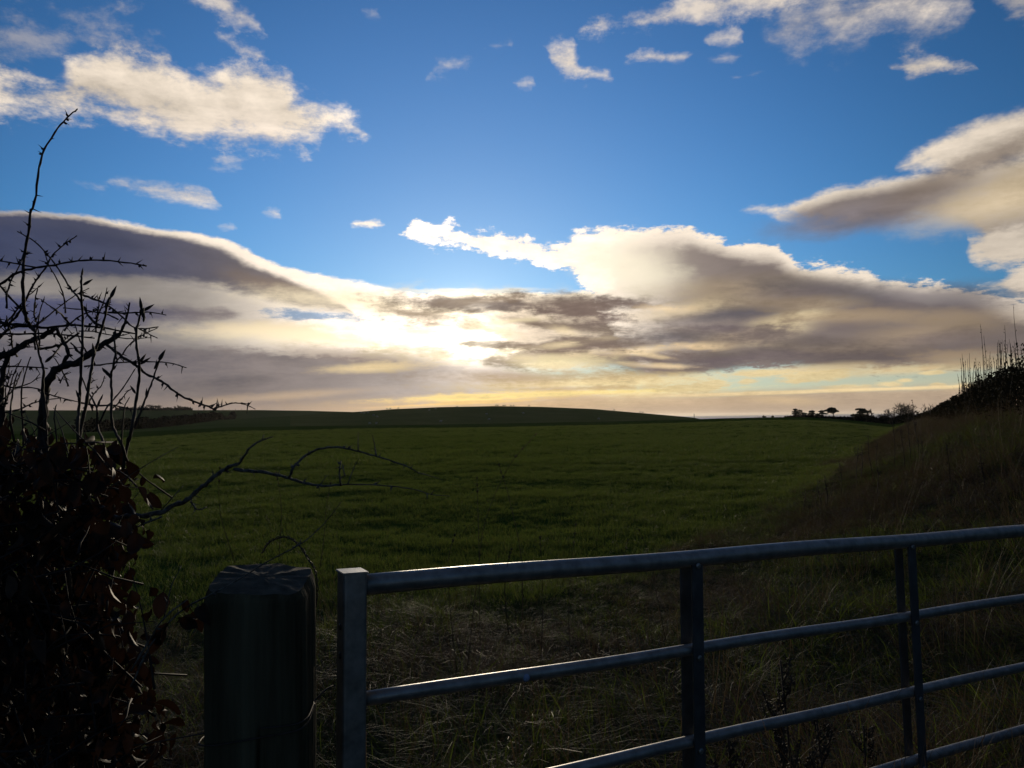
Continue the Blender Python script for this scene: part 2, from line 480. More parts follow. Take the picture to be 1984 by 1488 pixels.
# mottling where the cumulus thins towards the sun
mr = random.Random(5)
for _ in range(34):
    mx, my = mr.uniform(940, 1420), mr.uniform(572, 715)
    f = (mx - 1000) / 420
    if mr.random() < 0.6:
        bank(mx, my, mr.uniform(40, 90), mr.uniform(6, 12), (int(140 - 34 * f), int(120 - 26 * f), int(104 - 6 * f)), 0.85, mr.uniform(-12, 8), edge=0.85)
    else:
        bank(mx, my, mr.uniform(30, 70), mr.uniform(5, 9), (250, int(230 - 14 * f), int(188 - 20 * f)), 0.75, mr.uniform(-14, 8), edge=0.7)
for _ in range(14):
    mx, my = mr.uniform(1420, 1900), mr.uniform(570, 705)
    d_ = mr.random() < 0.55
    bank(mx, my, mr.uniform(60, 150), mr.uniform(8, 15), (116, 104, 104) if d_ else (172, 150, 122), 0.55, mr.uniform(-10, 8), edge=0.5)
# light between the low bank and the cumulus
bank(1080, 700, 90, 10, (255, 236, 186), 0.8, 0, edge=0.6)
bank(1160, 740, 260, 16, (246, 218, 160), 0.9, 1, soft=0.9, edge=0.5)
bank(1030, 730, 180, 12, (188, 160, 124), 0.7, 0, edge=0.5)
bank(1020, 792, 420, 26, (226, 188, 132), 0.75, 0, soft=0.8, edge=0.15)
bank(960, 768, 260, 8, (255, 222, 140), 1.0, 2, soft=0.8, edge=0.5, sun=0.4)
bank(1200, 762, 200, 7, (252, 222, 158), 0.8, -1, edge=0.5)
bank(1150, 752, 120, 5, (196, 166, 126), 0.7, 0, edge=0.5)
bank(1060, 764, 300, 4, (255, 228, 150), 0.9, 1.2, soft=0.7, edge=0.5)
bank(880, 782, 200, 3.5, (255, 214, 136), 0.9, 2.5, soft=0.7, edge=0.5)
# cumulus scraps in the low gap, right
for (x, y, rx, ry) in ((1570, 728, 60, 10), (1445, 738, 16, 5), (1538, 738, 18, 4), (1725, 745, 26, 7), (1650, 752, 46, 7), (1385, 742, 30, 8),
                       (1755, 737, 14, 4), (1815, 746, 12, 4), (1340, 752, 60, 7), (1855, 752, 26, 9), (1480, 722, 70, 8), (1802, 722, 18, 4)):
    bank(x, y, rx, ry, (232, 208, 156), 0.85, 0, soft=0.5, edge=0.6)
bank(1720, 800, 640, 45, (188, 164, 138), 0.95, 0, soft=0.3, edge=0.06)
bank(1620, 757, 420, 3.5, (250, 222, 168), 0.85, 0.6, soft=0.6, edge=0.3)
bank(1250, 775, 200, 10, (214, 184, 146), 0.6, -2, edge=0.3)
bank(1520, 776, 70, 8, (222, 192, 146), 0.7, -4)


FIELDS = ['SKYC', 'AZ', 'EL', 'A1', 'E1', 'U1', 'EDGE', 'SN', 'BANKS', 'BLOBN', 'NEAR', 'GAIN', 'LIFT', 'WIDE', 'CORE']


def compose(a0, a1, e0, e1):
    """the layers that reach into one window of directions, as a node group of its own"""
    global wt
    G = globals()
    outer = {f: G[f] for f in FIELDS}
    top = wt
    wt = group('sky_window', [(f, CO if f == 'SKYC' else FL) for f in FIELDS])
    gi = nd('NodeGroupInput')
    for o in gi.outputs:
        if o.name in outer:
            G[o.name] = o
    COVER[0] = None
    c = G['SKYC']
    for fn, args, kw, bb in LAYERS:
        if bb[0] < a1 and bb[1] > a0 and bb[2] < e1 and bb[3] > e0:
            c = fn(c, *args, **kw)
    if e0 < 8:
        # horizon murk, the sun burning through
        c = mixc(ramp(EL, -0.5, 2.2, 0.55, 0.0), c, mixc(WIDE, lin(120, 110, 118), lin(250, 205, 150)))
        if a0 < 14 and a1 > -20:
            c = addc(c, (1.0, 0.86, 0.62), M('MULTIPLY', CORE, 0.16))
            c = addc(c, (1.0, 0.92, 0.78), M('MULTIPLY', M('MULTIPLY', CORE, CORE), ramp(SN, -0.1, 0.25, 0.0, 3.0)))
        c = mixc(ramp(EL, -6.0, -0.5, 1.0, 0.0), c, lin(96, 90, 92))
    go = nd('NodeGroupOutput')
    wt.links.new(c, go.inputs[0])
    g = wt
    wt = top
    G.update(outer)
    n = nd('ShaderNodeGroup', node_tree=g)
    for f in FIELDS:
        put(n.inputs[f], outer[f])
    return n.outputs[0]


def background(c):
    n = nd('ShaderNodeBackground')
    wt.links.new(vscale(c, KS), n.inputs[0])
    n.inputs[1].default_value = SKY_STRENGTH
    return n.outputs[0]


def split(field, edge, below, above):
    n = nd('ShaderNodeMixShader')
    wt.links.new(M('GREATER_THAN', field, edge), n.inputs[0])
    wt.links.new(below, n.inputs[1])
    wt.links.new(above, n.inputs[2])
    return n.outputs[0]


def strips(field, edges, shaders):
    if len(shaders) == 1:
        return shaders[0]
    k = len(shaders) // 2
    return split(field, edges[k - 1], strips(field, edges[:k - 1], shaders[:k]), strips(field, edges[k:], shaders[k:]))


EL_SPLIT, FRONT = 12.5, 50.0
# the sky beside and behind the view: the same blue with scattered cream cloud and the same murk at the horizon
rest = mixc(ramp(M('MULTIPLY_ADD', SN, 0.5, M('MULTIPLY_ADD', FN, 0.6, RN)), 0.02, 0.22, 0.0, 0.7), SKYC, vscale(CREAM, M('MULTIPLY', GAIN, 0.6)))
rest = mixc(ramp(EL, -0.5, 6.0, 0.8, 0.0), rest, lin(124, 116, 124))
rest = background(mixc(ramp(EL, -6.0, -0.5, 1.0, 0.0), rest, lin(96, 90, 92)))
lo_edges = [-23.0, -15.0, -8.0, -2.0, 5.0, 12.0, 20.0]
hi_edges = [-20.0, -5.0, 10.0, 21.0]


def row(edges, e0, e1):
    e = [-FRONT] + edges + [FRONT]
    return strips(AZ, edges, [background(compose(e[i], e[i + 1], e0, e1)) for i in range(len(e) - 1)])


low_row = row(lo_edges, -90, EL_SPLIT)
high_row = row(hi_edges, EL_SPLIT, 90)
front = split(EL, EL_SPLIT, low_row, high_row)
front = split(EL, 40.0, front, rest)
SKY_SHADER = split(M('ABSOLUTE', AZ), FRONT, front, rest)

wout = nd('ShaderNodeOutputWorld')
wt.links.new(SKY_SHADER, wout.inputs[0])
world.cycles.sampling_method = 'MANUAL'
world.cycles.sample_map_resolution = 1024

# ------------------------------------------------------------------ sun (behind thin cloud) and exposure
sun_data = bpy.data.lights.new('sun', 'SUN')
sun_data.energy = 2.0
sun_data.angle = R(4.0)
sun_data.color = (1.0, 0.84, 0.62)
sun = bpy.data.objects.new('sun', sun_data)
COL.objects.link(sun)
sun.rotation_euler = sd.to_track_quat('Z', 'Y').to_euler()
vs = scene.view_settings
vs.view_transform = 'Standard'
vs.look = 'None'
vs.exposure = 0.0
vs.gamma = 1.0
vs.use_curve_mapping = False
# ------------------------------------------------------------------ helpers
def tag(o, label=None, cat=None, group=None, kind=None):
    if label: o['label'] = label
    if cat: o['category'] = cat
    if group: o['group'] = group
    if kind: o['kind'] = kind
    return o


def link(name, me, parent=None, mat=None):
    o = bpy.data.objects.new(name, me)
    COL.objects.link(o)
    if parent is not None:
        o.parent = parent
    if mat is not None and me is not None and not me.materials:
        me.materials.append(mat)
    return o


def empty(name, loc, label, cat, group=None, rz=0.0):
    o = bpy.data.objects.new(name, None)
    o.empty_display_size = 0.1
    COL.objects.link(o)
    o.location = loc
    o.rotation_euler = (0, 0, rz)
    return tag(o, label, cat, group)


def mesh_np(name, verts, faces, smooth=False):
    me = bpy.data.meshes.new(name)
    me.from_pydata([tuple(map(float, v)) for v in verts], [], [tuple(int(i) for i in f) for f in faces])
    if smooth:
        me.polygons.foreach_set('use_smooth', [True] * len(me.polygons))
    me.update()
    return me


def mesh_fast(name, V, F, smooth=False, matidx=None):
    """V (n,3), F (m,k) with one face size"""
    V = np.asarray(V, np.float32); F = np.asarray(F, np.int32)
    me = bpy.data.meshes.new(name)
    k = F.shape[1]
    me.vertices.add(len(V)); me.vertices.foreach_set('co', V.ravel())
    me.loops.add(F.size); me.loops.foreach_set('vertex_index', F.ravel())
    me.polygons.add(len(F))
    me.polygons.foreach_set('loop_start', np.arange(len(F), dtype=np.int32) * k)
    me.polygons.foreach_set('loop_total', np.full(len(F), k, np.int32))
    if smooth:
        me.polygons.foreach_set('use_smooth', np.ones(len(F), bool))
    if matidx is not None:
        me.polygons.foreach_set('material_index', np.asarray(matidx, np.int32))
    me.update(calc_edges=True)
    return me


class Mat:
    """small builder for node materials"""
    def __init__(self, name, color, rough=0.8, spec=0.3, metal=0.0, var=None, scale=6.0, detail=6.0, bump=0.0, bscale=None, coords='Object', stretch=None,
                 trans=0.0, tcol=None, mid=(0.35, 0.65), rand=0.0, bdist=0.02):
        m = bpy.data.materials.new(name)
        m.use_nodes = True
        t = m.node_tree
        self.m, self.t = m, t
        b = t.nodes['Principled BSDF']
        self.b = b
        b.inputs['Roughness'].default_value = rough
        b.inputs['Specular IOR Level'].default_value = spec
        b.inputs['Metallic'].default_value = metal
        tcn = t.nodes.new('ShaderNodeTexCoord')
        v = tcn.outputs[coords]
        if stretch:
            mp = t.nodes.new('ShaderNodeMapping')
            mp.inputs['Scale'].default_value = stretch
            t.links.new(v, mp.inputs[0])
            v = mp.outputs[0]
        self.v = v
        col = None
        if var:
            n = t.nodes.new('ShaderNodeTexNoise')
            n.inputs['Scale'].default_value = scale
            n.inputs['Detail'].default_value = detail
            n.inputs['Roughness'].default_value = 0.6
            t.links.new(v, n.inputs['Vector'])
            r = t.nodes.new('ShaderNodeValToRGB')
            r.color_ramp.elements[0].position = mid[0]
            r.color_ramp.elements[1].position = mid[1]
            r.color_ramp.elements[0].color = (*color, 1)
            r.color_ramp.elements[1].color = (*var, 1)
            t.links.new(n.outputs['Fac'], r.inputs[0])
            col = r.outputs[0]
        if rand:
            oi = t.nodes.new('ShaderNodeObjectInfo')
            hs = t.nodes.new('ShaderNodeHueSaturation')
            mr = t.nodes.new('ShaderNodeMapRange')
            mr.inputs[3].default_value = 1 - rand
            mr.inputs[4].default_value = 1 + rand
            t.links.new(oi.outputs['Random'], mr.inputs[0])
            t.links.new(mr.outputs[0], hs.inputs['Value'])
            if col is not None:
                t.links.new(col, hs.inputs['Color'])
            else:
                hs.inputs['Color'].default_value = (*color, 1)
            col = hs.outputs[0]
        if col is not None:
            t.links.new(col, b.inputs['Base Color'])
        else:
            b.inputs['Base Color'].default_value = (*color, 1)
        if bump:
            n2 = t.nodes.new('ShaderNodeTexNoise')
            n2.inputs['Scale'].default_value = bscale or scale * 4
            n2.inputs['Detail'].default_value = 8
            t.links.new(v, n2.inputs['Vector'])
            bp = t.nodes.new('ShaderNodeBump')
            bp.inputs['Strength'].default_value = bump
            bp.inputs['Distance'].default_value = bdist
            t.links.new(n2.outputs['Fac'], bp.inputs['Height'])
            t.links.new(bp.outputs[0], b.inputs['Normal'])
        if trans:
            tr = t.nodes.new('ShaderNodeBsdfTranslucent')
            if tcol is None and col is not None:
                t.links.new(col, tr.inputs[0])
            else:
                tr.inputs[0].default_value = (*(tcol or color), 1)
            mx = t.nodes.new('ShaderNodeMixShader')
            mx.inputs[0].default_value = trans
            t.links.new(b.outputs[0], mx.inputs[1])
            t.links.new(tr.outputs[0], mx.inputs[2])
            t.links.new(mx.outputs[0], t.nodes['Material Output'].inputs[0])


def tube(pts, radii, sides=6, cap=True):
    """vertices and quads of a tapered tube through pts"""
    pts = [Vector(p) for p in pts]
    V, F = [], []
    up = Vector((0.13, 0.31, 0.94)).normalized()
    prev = None
    for i, p in enumerate(pts):
        t = (pts[min(i + 1, len(pts) - 1)] - pts[max(i - 1, 0)])
        t = t.normalized() if t.length > 1e-9 else Vector((0, 0, 1))
        if prev is None:
            a = t.cross(up)
            if a.length < 1e-3:
                a = t.cross(Vector((1, 0, 0)))
        else:
            a = prev - t * prev.dot(t)
        a.normalize()
        prev = a
        b = t.cross(a)
        for k in range(sides):
            an = 2 * math.pi * k / sides
            V.append(p + (a * math.cos(an) + b * math.sin(an)) * radii[i])
    for i in range(len(pts) - 1):
        for k in range(sides):
            k2 = (k + 1) % sides
            F.append((i * sides + k, i * sides + k2, (i + 1) * sides + k2, (i + 1) * sides + k))
    if cap:
        F.append(tuple(range(sides))[::-1])
        F.append(tuple((len(pts) - 1) * sides + k for k in range(sides)))
    return V, F


class Geo:
    def __init__(self):
        self.V, self.F = [], []

    def add(self, V, F):
        o = len(self.V)
        self.V += V
        self.F += [tuple(i + o for i in f) for f in F]

    def tube(self, pts, radii, sides=6):
        if not hasattr(radii, '__len__'):
            radii = [radii] * len(pts)
        self.add(*tube(pts, radii, sides))

    def box(self, c, sx, sy, sz, M3=None, bevel=0.0):
        c = Vector(c)
        M3 = M3 or Matrix.Identity(3)
        vs = [c + M3 @ Vector((x * sx / 2, y * sy / 2, z * sz / 2)) for x in (-1, 1) for y in (-1, 1) for z in (-1, 1)]
        self.add(vs, [(0, 1, 3, 2), (4, 6, 7, 5), (0, 4, 5, 1), (2, 3, 7, 6), (0, 2, 6, 4), (1, 5, 7, 3)])

    def obj(self, name, mat, parent=None, smooth=True):
        me = mesh_np(name, self.V, self.F, smooth)
        o = link(name, me, None, mat)
        if parent is not None:
            o.parent = parent
            o.matrix_parent_inverse = (Matrix.Translation(parent.location) @ parent.rotation_euler.to_matrix().to_4x4()).inverted()
        return o


def spline(pts, n=4):
    """Catmull-Rom through pts (tuples of any length)"""
    P = [np.array(p, float) for p in pts]
    P = [2 * P[0] - P[1]] + P + [2 * P[-1] - P[-2]]
    out = []
    for i in range(1, len(P) - 2):
        for k in range(n):
            t = k / n
            a, b, c, d = P[i - 1], P[i], P[i + 1], P[i + 2]
            out.append(0.5 * ((2 * b) + (-a + c) * t + (2 * a - 5 * b + 4 * c - d) * t * t + (-a + 3 * b - 3 * c + d) * t ** 3))
    out.append(P[-2])
    return out


# ------------------------------------------------------------------ terrain
def prof(*pts):
    xs = np.array([p[0] for p in pts], float)
    ys = np.array([p[1] for p in pts], float)
    return lambda x: np.interp(x, xs, ys)


Y1 = prof((-900, 846), (200, 842), (300, 837), (440, 829), (600, 826), (1000, 820), (1300, 814), (1400, 810.5), (1500, 808.5), (1560, 808.5), (1620, 812), (1700, 820), (1800, 830), (2600, 836))
Y2 = prof((-900, 826), (200, 824), (300, 821), (440, 813), (550, 807), (620, 803), (690, 798), (760, 793), (850, 789), (960, 787), (1050, 788.5), (1150, 792.5), (1250, 801),
          (1320, 807), (1345, 809.5), (1400, 822), (1600, 832), (2600, 840))
Y3 = prof((-900, 795), (300, 795), (500, 794.5), (600, 796), (690, 798.5), (760, 806), (900, 818), (1345, 834), (2600, 850))
DIP = prof((-900, 0.2), (500, 0.3), (700, 1.0), (1345, 2.6), (2600, 1.0))


def tan_el(px, py):
    """tan of elevation of photograph pixel(s)"""
    xc = (px - 992) / F_PX
    yc = -(py - 744) / F_PX
    m = np.array(CAM_ROT)
    d = np.tensordot(m, np.stack([xc, yc, -np.ones_like(xc)]), 1)
    return d[2] / np.hypot(d[0], d[1])


def smooth01(t):
    t = np.clip(t, 0, 1)
    return t * t * (3 - 2 * t)


def vnoise(x, y, seed=0):
    """cheap value noise in numpy"""
    xi = np.floor(x).astype(np.int64); yi = np.floor(y).astype(np.int64)
    fx = smooth01(x - xi); fy = smooth01(y - yi)

    def h(a, b):
        n = (a * 374761393 + b * 668265263 + seed * 974634541) & 0xFFFFFFFF
        n = ((n ^ (n >> 13)) * 1274126177) & 0xFFFFFFFF
        return ((n ^ (n >> 16)) & 0xFFFF) / 65535.0
    return (h(xi, yi) * (1 - fx) + h(xi + 1, yi) * fx) * (1 - fy) + (h(xi, yi + 1) * (1 - fx) + h(xi + 1, yi + 1) * fx) * fy - 0.5


# right-hand boundary: hedge foot line and verge edge, in plan
HEDGE_LINE = np.array([(6.9, -2.0), (6.9, 4.0), (7.6, 8.0), (8.8, 12.5), (13.6, 21.5), (21.0, 36.0), (34.0, 62.0), (60.0, 112.0), (98.0, 190.0)])
VERGE_LINE = np.array([(-6.0, 6.2), (0.0, 6.9), (2.5, 9.2), (5.0, 13.5), (10.1, 24.0), (18.0, 40.0), (31.0, 63.0), (58.0, 113.0), (97.0, 191.0)])


def line_side(line, x, y):
    """signed distance to a plan polyline: positive to the right of it"""
    best = np.full(np.shape(x), 1e9)
    sgn = np.ones(np.shape(x))
    for (ax, ay), (bx, by) in zip(line[:-1], line[1:]):
        dx, dy = bx - ax, by - ay
        t = np.clip(((x - ax) * dx + (y - ay) * dy) / (dx * dx + dy * dy), 0, 1)
        qx, qy = x - (ax + t * dx), y - (ay + t * dy)
        d = np.hypot(qx, qy)
        s = np.where(dy * (x - ax) - dx * (y - ay) > 0, 1.0, -1.0)
        m = d < best
        best = np.where(m, d, best)
        sgn = np.where(m, s, sgn)
    return best * sgn


def ground_z(x, y):
    x = np.asarray(x, float); y = np.asarray(y, float)
    r = np.hypot(x, y)
    az = np.arctan2(x, np.maximum(y, 1e-6))
    az = np.where(y <= 0, np.sign(x) * 1.2, az)
    px = 992 + F_PX * np.tan(np.clip(az, -1.05, 1.05))
    px = np.clip(px, -900, 2600)
    z1 = CAM_H + 180 * tan_el(px, Y1(px))
    z2 = CAM_H + 420 * tan_el(px, Y2(px))
    z3 = CAM_H + 680 * tan_el(px, Y3(px))
    rows_r = [0.0, 14.0, 180.0, 235.0, 420.0, 520.0, 680.0, 950.0, 1400.0]
    rows_z = [np.zeros_like(z1), np.zeros_like(z1), z1, z1 - DIP(px), z2, np.minimum(z2 - 3.0, z3 - 1.0) * 0.5 + 0.5 * z2 - 1.0, z3, np.minimum(z3, -20) - 6, np.full_like(z1, -70.0)]
    z = np.zeros_like(z1)
    for i in range(len(rows_r) - 1):
        lo, hi = rows_r[i], rows_r[i + 1]
        m = (r >= lo) & (r <= hi)
        t = (r - lo) / (hi - lo)
        if i == 1:
            # straight in perspective: a level pasture up to its crest
            t = np.clip(t, 0, 1) ** 0.9
        else:
            t = smooth01(t)
        z = np.where(m, rows_z[i] * (1 - t) + rows_z[i + 1] * t, z)
    z = np.where(r > rows_r[-1], -70.0, z)
    # bank rising to the hedge on the right
    s = line_side(HEDGE_LINE, x, y)
    k = smooth01((s + 5.0) / 5.0) * (1 - smooth01((s - 3.0) / 6.0))
    z = z + 1.5 * k * smooth01((260 - r) / 120)
    # humps and hollows
    near = smooth01((60 - r) / 50)
    z = z + near * (0.10 * vnoise(x * 0.35, y * 0.35, 1) + 0.06 * vnoise(x * 1.3, y * 1.3, 2)) * smooth01((r - 1) / 4)
    z = z + 0.35 * vnoise(x * 0.03, y * 0.03, 3) * smooth01((r - 20) / 60) * (r < 170)
    return z


def gz(x, y):
    return float(ground_z(np.array([x]), np.array([y]))[0])


def on_ground(px, py, r0=2.0, r1=1200.0):
    """first point of the terrain seen at a photograph pixel"""
    d = ray(px, py)
    h = math.hypot(d.x, d.y)
    rs = np.geomspace(r0, r1, 3000)
    X_, Y_, Z_ = d.x / h * rs, d.y / h * rs, CAM_H + d.z / h * rs
    g = ground_z(X_, Y_)
    k = np.nonzero(Z_ <= g)[0]
    k = k[0] if len(k) else np.argmin(Z_ - g)
    return Vector((X_[k], Y_[k], g[k]))


GREEN = (0.030, 0.058, 0.010)
m_field = Mat('pasture_soil_and_sward', (0.026, 0.048, 0.008), 0.9, 0.0, var=(0.042, 0.066, 0.014), scale=0.35, detail=9, bump=0.9, bscale=9.0, mid=(0.3, 0.72), bdist=0.06)
m_rough = Mat('rough_grass_ground', (0.018, 0.030, 0.008), 0.95, 0.0, var=(0.036, 0.036, 0.014), scale=1.3, detail=8, bump=1.0, bscale=14.0, bdist=0.05)
m_hill = Mat('hill_pasture', (0.064, 0.080, 0.020), 0.95, 0.0, var=(0.088, 0.098, 0.03), scale=0.05, detail=10, bump=0.6, bscale=1.2, bdist=0.15)
m_slope = Mat('far_slope_pasture', (0.045, 0.070, 0.018), 0.95, 0.0, var=(0.065, 0.088, 0.026), scale=0.02, detail=10, bump=0.5, bscale=0.8, bdist=0.15)

az_f = np.radians(np.concatenate([np.arange(-180, -42, 4.0), np.arange(-42, -36, 0.5), np.arange(-36, 36, 0.16), np.arange(36, 42, 0.5), np.arange(42, 180.01, 4.0)]))
rr = np.concatenate([[0.05], np.geomspace(0.5, 160, 120), np.linspace(165, 260, 24), np.geomspace(268, 1400, 60)])
AZg, Rg = np.meshgrid(az_f, rr)
GX, GY = Rg * np.sin(AZg), Rg * np.cos(AZg)
GZ = ground_z(GX, GY)
GV = np.stack([GX, GY, GZ], -1).reshape(-1, 3)
nr, na = Rg.shape
ii, jj = np.meshgrid(np.arange(nr - 1), np.arange(na - 1), indexing='ij')
GF = np.stack([ii * na + jj, ii * na + jj + 1, (ii + 1) * na + jj + 1, (ii + 1) * na + jj], -1).reshape(-1, 4)
fc = GV[GF].mean(1)
fr = np.hypot(fc[:, 0], fc[:, 1])
fpx = 992 + F_PX * np.tan(np.clip(np.arctan2(fc[:, 0], np.maximum(fc[:, 1], 1e-6)), -1.1, 1.1))
verge = (line_side(VERGE_LINE, fc[:, 0], fc[:, 1]) > 0) & (fr < 185) | ((fc[:, 1] < 6.2) & (fr < 40)) | (fc[:, 1] <= 0)
hillm = (fr > 215) & (fpx > 560) & (fpx < 1345) & (fc[:, 1] > 0) & (fr < 560)
slopem = (fr > 215) & ~hillm & (fc[:, 1] > 0)
region = np.where(verge, 1, np.where(hillm, 2, np.where(slopem, 3, 0)))
for k, (nm, mt) in enumerate((('field', m_field), ('rough_ground', m_rough), ('hill', m_hill), ('far_slope', m_slope))):
    f = GF[region == k]
    used, inv = np.unique(f, return_inverse=True)
    me = mesh_fast(nm, GV[used], inv.reshape(f.shape), True)
    tag(link(nm, me, None, mt.m), {'field': 'smooth green pasture running back from the gate', 'rough_ground': 'dark rough ground under the long dead grass',
                                    'hill': 'low rounded green hill with sheep on its crest', 'far_slope': 'darker green slope climbing to the far left skyline'}[nm], kind='structure')

# ------------------------------------------------------------------ sea and the land across it
m_sea = Mat('sea_water', (0.05, 0.055, 0.065), 0.32, 0.5, bump=0.35, bscale=0.02, bdist=3.0, stretch=(1, 0.35, 1))
ra = np.geomspace(700, 31000, 40)
aa = np.radians(np.linspace(-100, 100, 90))
A_, R_ = np.meshgrid(aa, ra)
SV = np.stack([R_ * np.sin(A_), R_ * np.cos(A_), np.full_like(R_, -38.0)], -1).reshape(-1, 3)
ii, jj = np.meshgrid(np.arange(39), np.arange(89), indexing='ij')
SF = np.stack([ii * 90 + jj, ii * 90 + jj + 1, (ii + 1) * 90 + jj + 1, (ii + 1) * 90 + jj], -1).reshape(-1, 4)
tag(link('sea', mesh_fast('sea', SV, SF), None, m_sea.m), 'thin grey strip of sea along the horizon', kind='structure')
# ------------------------------------------------------------------ grass: instanced tufts, one object per kind of sward
def blade_mesh(name, n, h, w, spread, lean, segs, mat_list, droop=0.5, seed=0, weights=None):
    r = np.random.default_rng(seed)
    V, F, MI = [], [], []
    for b in range(n):
        a = r.uniform(0, 2 * math.pi)
        rad = spread * math.sqrt(r.uniform(0, 1))
        bx, by = rad * math.cos(a), rad * math.sin(a)
        hh = h * r.uniform(0.45, 1.15)
        ww = w * r.uniform(0.6, 1.2)
        da = a + r.normal(0, 0.9)
        ln = lean * r.uniform(0.2, 1.3)
        fa = r.uniform(0, math.pi)
        fx, fy = math.cos(fa) * ww / 2, math.sin(fa) * ww / 2
        o = len(V)
        for s in range(segs + 1):
            t = s / segs
            out = hh * ln * t ** 1.7
            z = hh * (t - droop * ln * t * t * 0.6)
            cx, cy = bx + math.cos(da) * out, by + math.sin(da) * out
            k = 1 - 0.85 * t
            V.append((cx - fx * k, cy - fy * k, max(z, -0.01)))
            V.append((cx + fx * k, cy + fy * k, max(z, -0.01)))
        mi = r.choice(len(mat_list), p=weights)
        for s in range(segs):
            F.append((o + 2 * s, o + 2 * s + 1, o + 2 * s + 3, o + 2 * s + 2))
            MI.append(mi)
    me = mesh_fast(name, V, F, True, MI)
    for m in mat_list:
        me.materials.append(m)
    return me


def scatter(name, pts, scl, idx, meshes, label, tilt=0.12, seed=3):
    """instances the tuft meshes on the points; one object of kind stuff"""
    r = np.random.default_rng(seed)
    n = len(pts)
    me = bpy.data.meshes.new(name)
    me.vertices.add(n)
    me.vertices.foreach_set('co', np.asarray(pts, np.float32).ravel())
    for nm, typ, dat in (('rot', 'FLOAT_VECTOR', np.stack([r.normal(0, tilt, n), r.normal(0, tilt, n), r.uniform(0, 6.283, n)], -1)),
                         ('scl', 'FLOAT', scl), ('idx', 'INT', idx)):
        at_ = me.attributes.new(nm, typ, 'POINT')
        at_.data.foreach_set('vector' if typ == 'FLOAT_VECTOR' else 'value', np.asarray(dat, np.int32 if typ == 'INT' else np.float32).ravel())
    ob = link(name, me)
    tag(ob, label, kind='stuff')
    col = bpy.data.collections.new(name + '_tufts')
    for i, m in enumerate(meshes):
        col.objects.link(bpy.data.objects.new('%s_tuft_%02d' % (name, i), m))
    ng = bpy.data.node_groups.new(name, 'GeometryNodeTree')
    ng.interface.new_socket('Geometry', in_out='INPUT', socket_type='NodeSocketGeometry')
    ng.interface.new_socket('Geometry', in_out='OUTPUT', socket_type='NodeSocketGeometry')
    N, L = ng.nodes, ng.links
    a = N.new('NodeGroupInput'); z = N.new('NodeGroupOutput')
    m2p = N.new('GeometryNodeMeshToPoints')
    ci = N.new('GeometryNodeCollectionInfo')
    ci.inputs['Collection'].default_value = col
    ci.inputs['Separate Children'].default_value = True
    ci.inputs['Reset Children'].default_value = True
    iop = N.new('GeometryNodeInstanceOnPoints')
    iop.inputs['Pick Instance'].default_value = True

    def attr(nm, typ):
        q = N.new('GeometryNodeInputNamedAttribute')
        q.data_type = typ
        q.inputs['Name'].default_value = nm
        return next(o for o in q.outputs if o.enabled and o.name == 'Attribute')
    L.new(a.outputs[0], m2p.inputs[0])
    L.new(m2p.outputs[0], iop.inputs['Points'])
    L.new(ci.outputs[0], iop.inputs['Instance'])
    L.new(attr('idx', 'INT'), iop.inputs['Instance Index'])
    e2r = N.new('FunctionNodeEulerToRotation')
    L.new(attr('rot', 'FLOAT_VECTOR'), e2r.inputs[0])
    L.new(e2r.outputs[0], iop.inputs['Rotation'])
    L.new(attr('scl', 'FLOAT'), iop.inputs['Scale'])
    L.new(iop.outputs[0], z.inputs[0])
    md = ob.modifiers.new('tufts', 'NODES')
    md.node_group = ng
    return ob


m_blade = Mat('pasture_blade', (0.033, 0.062, 0.011), 0.65, 0.15, trans=0.42, tcol=(0.11, 0.15, 0.025), rand=0.35)
m_blade2 = Mat('pasture_blade_yellowed', (0.060, 0.075, 0.016), 0.6, 0.3, trans=0.35, tcol=(0.16, 0.16, 0.03), rand=0.3)
m_rgreen = Mat('rough_blade_green', (0.030, 0.060, 0.010), 0.65, 0.12, trans=0.38, tcol=(0.11, 0.145, 0.02), rand=0.4)
m_straw = Mat('dead_grass_straw', (0.085, 0.064, 0.034), 0.65, 0.2, trans=0.25, tcol=(0.13, 0.09, 0.04), rand=0.4)
m_brown = Mat('dead_grass_brown', (0.066, 0.044, 0.024), 0.75, 0.15, trans=0.22, tcol=(0.10, 0.06, 0.028), rand=0.4)

short = [blade_mesh('short_tuft', 46, 0.075, 0.0045, 0.11, 0.7, 2, [m_blade.m, m_blade2.m], seed=s, weights=[0.8, 0.2]) for s in range(5)]
mid = [blade_mesh('mid_tuft', 60, 0.10, 0.010, 0.30, 0.8, 2, [m_blade.m, m_blade2.m], seed=20 + s, weights=[0.82, 0.18]) for s in range(5)]
lush = [blade_mesh('rough_tuft', 80, 0.24, 0.0062, 0.16, 1.7, 5, [m_rgreen.m, m_straw.m, m_brown.m], 1.0, seed=40 + s, weights=[0.68, 0.14, 0.18]) for s in range(5)]
dead = [blade_mesh('dead_tuft', 76, 0.34, 0.0052, 0.19, 1.8, 5, [m_straw.m, m_brown.m, m_rgreen.m], 1.05, seed=60 + s, weights=[0.36, 0.58, 0.06]) for s in range(5)]
stalky = [blade_mesh('stalk_tuft', 14, 0.75, 0.0035, 0.16, 0.35, 4, [m_straw.m, m_brown.m], 0.4, seed=80 + s) for s in range(4)]


def wedge(n, r0, r1, half, power=1.0, seed=1):
    r = np.random.default_rng(seed)
    u = r.uniform(0, 1, n)
    rad = (r0 ** power + u * (r1 ** power - r0 ** power)) ** (1 / power)
    a = r.uniform(-half, half, n)
    return rad * np.sin(a), rad * np.cos(a)


def place(x, y):
    return np.stack([x, y, ground_z(x, y) - 0.012], -1)


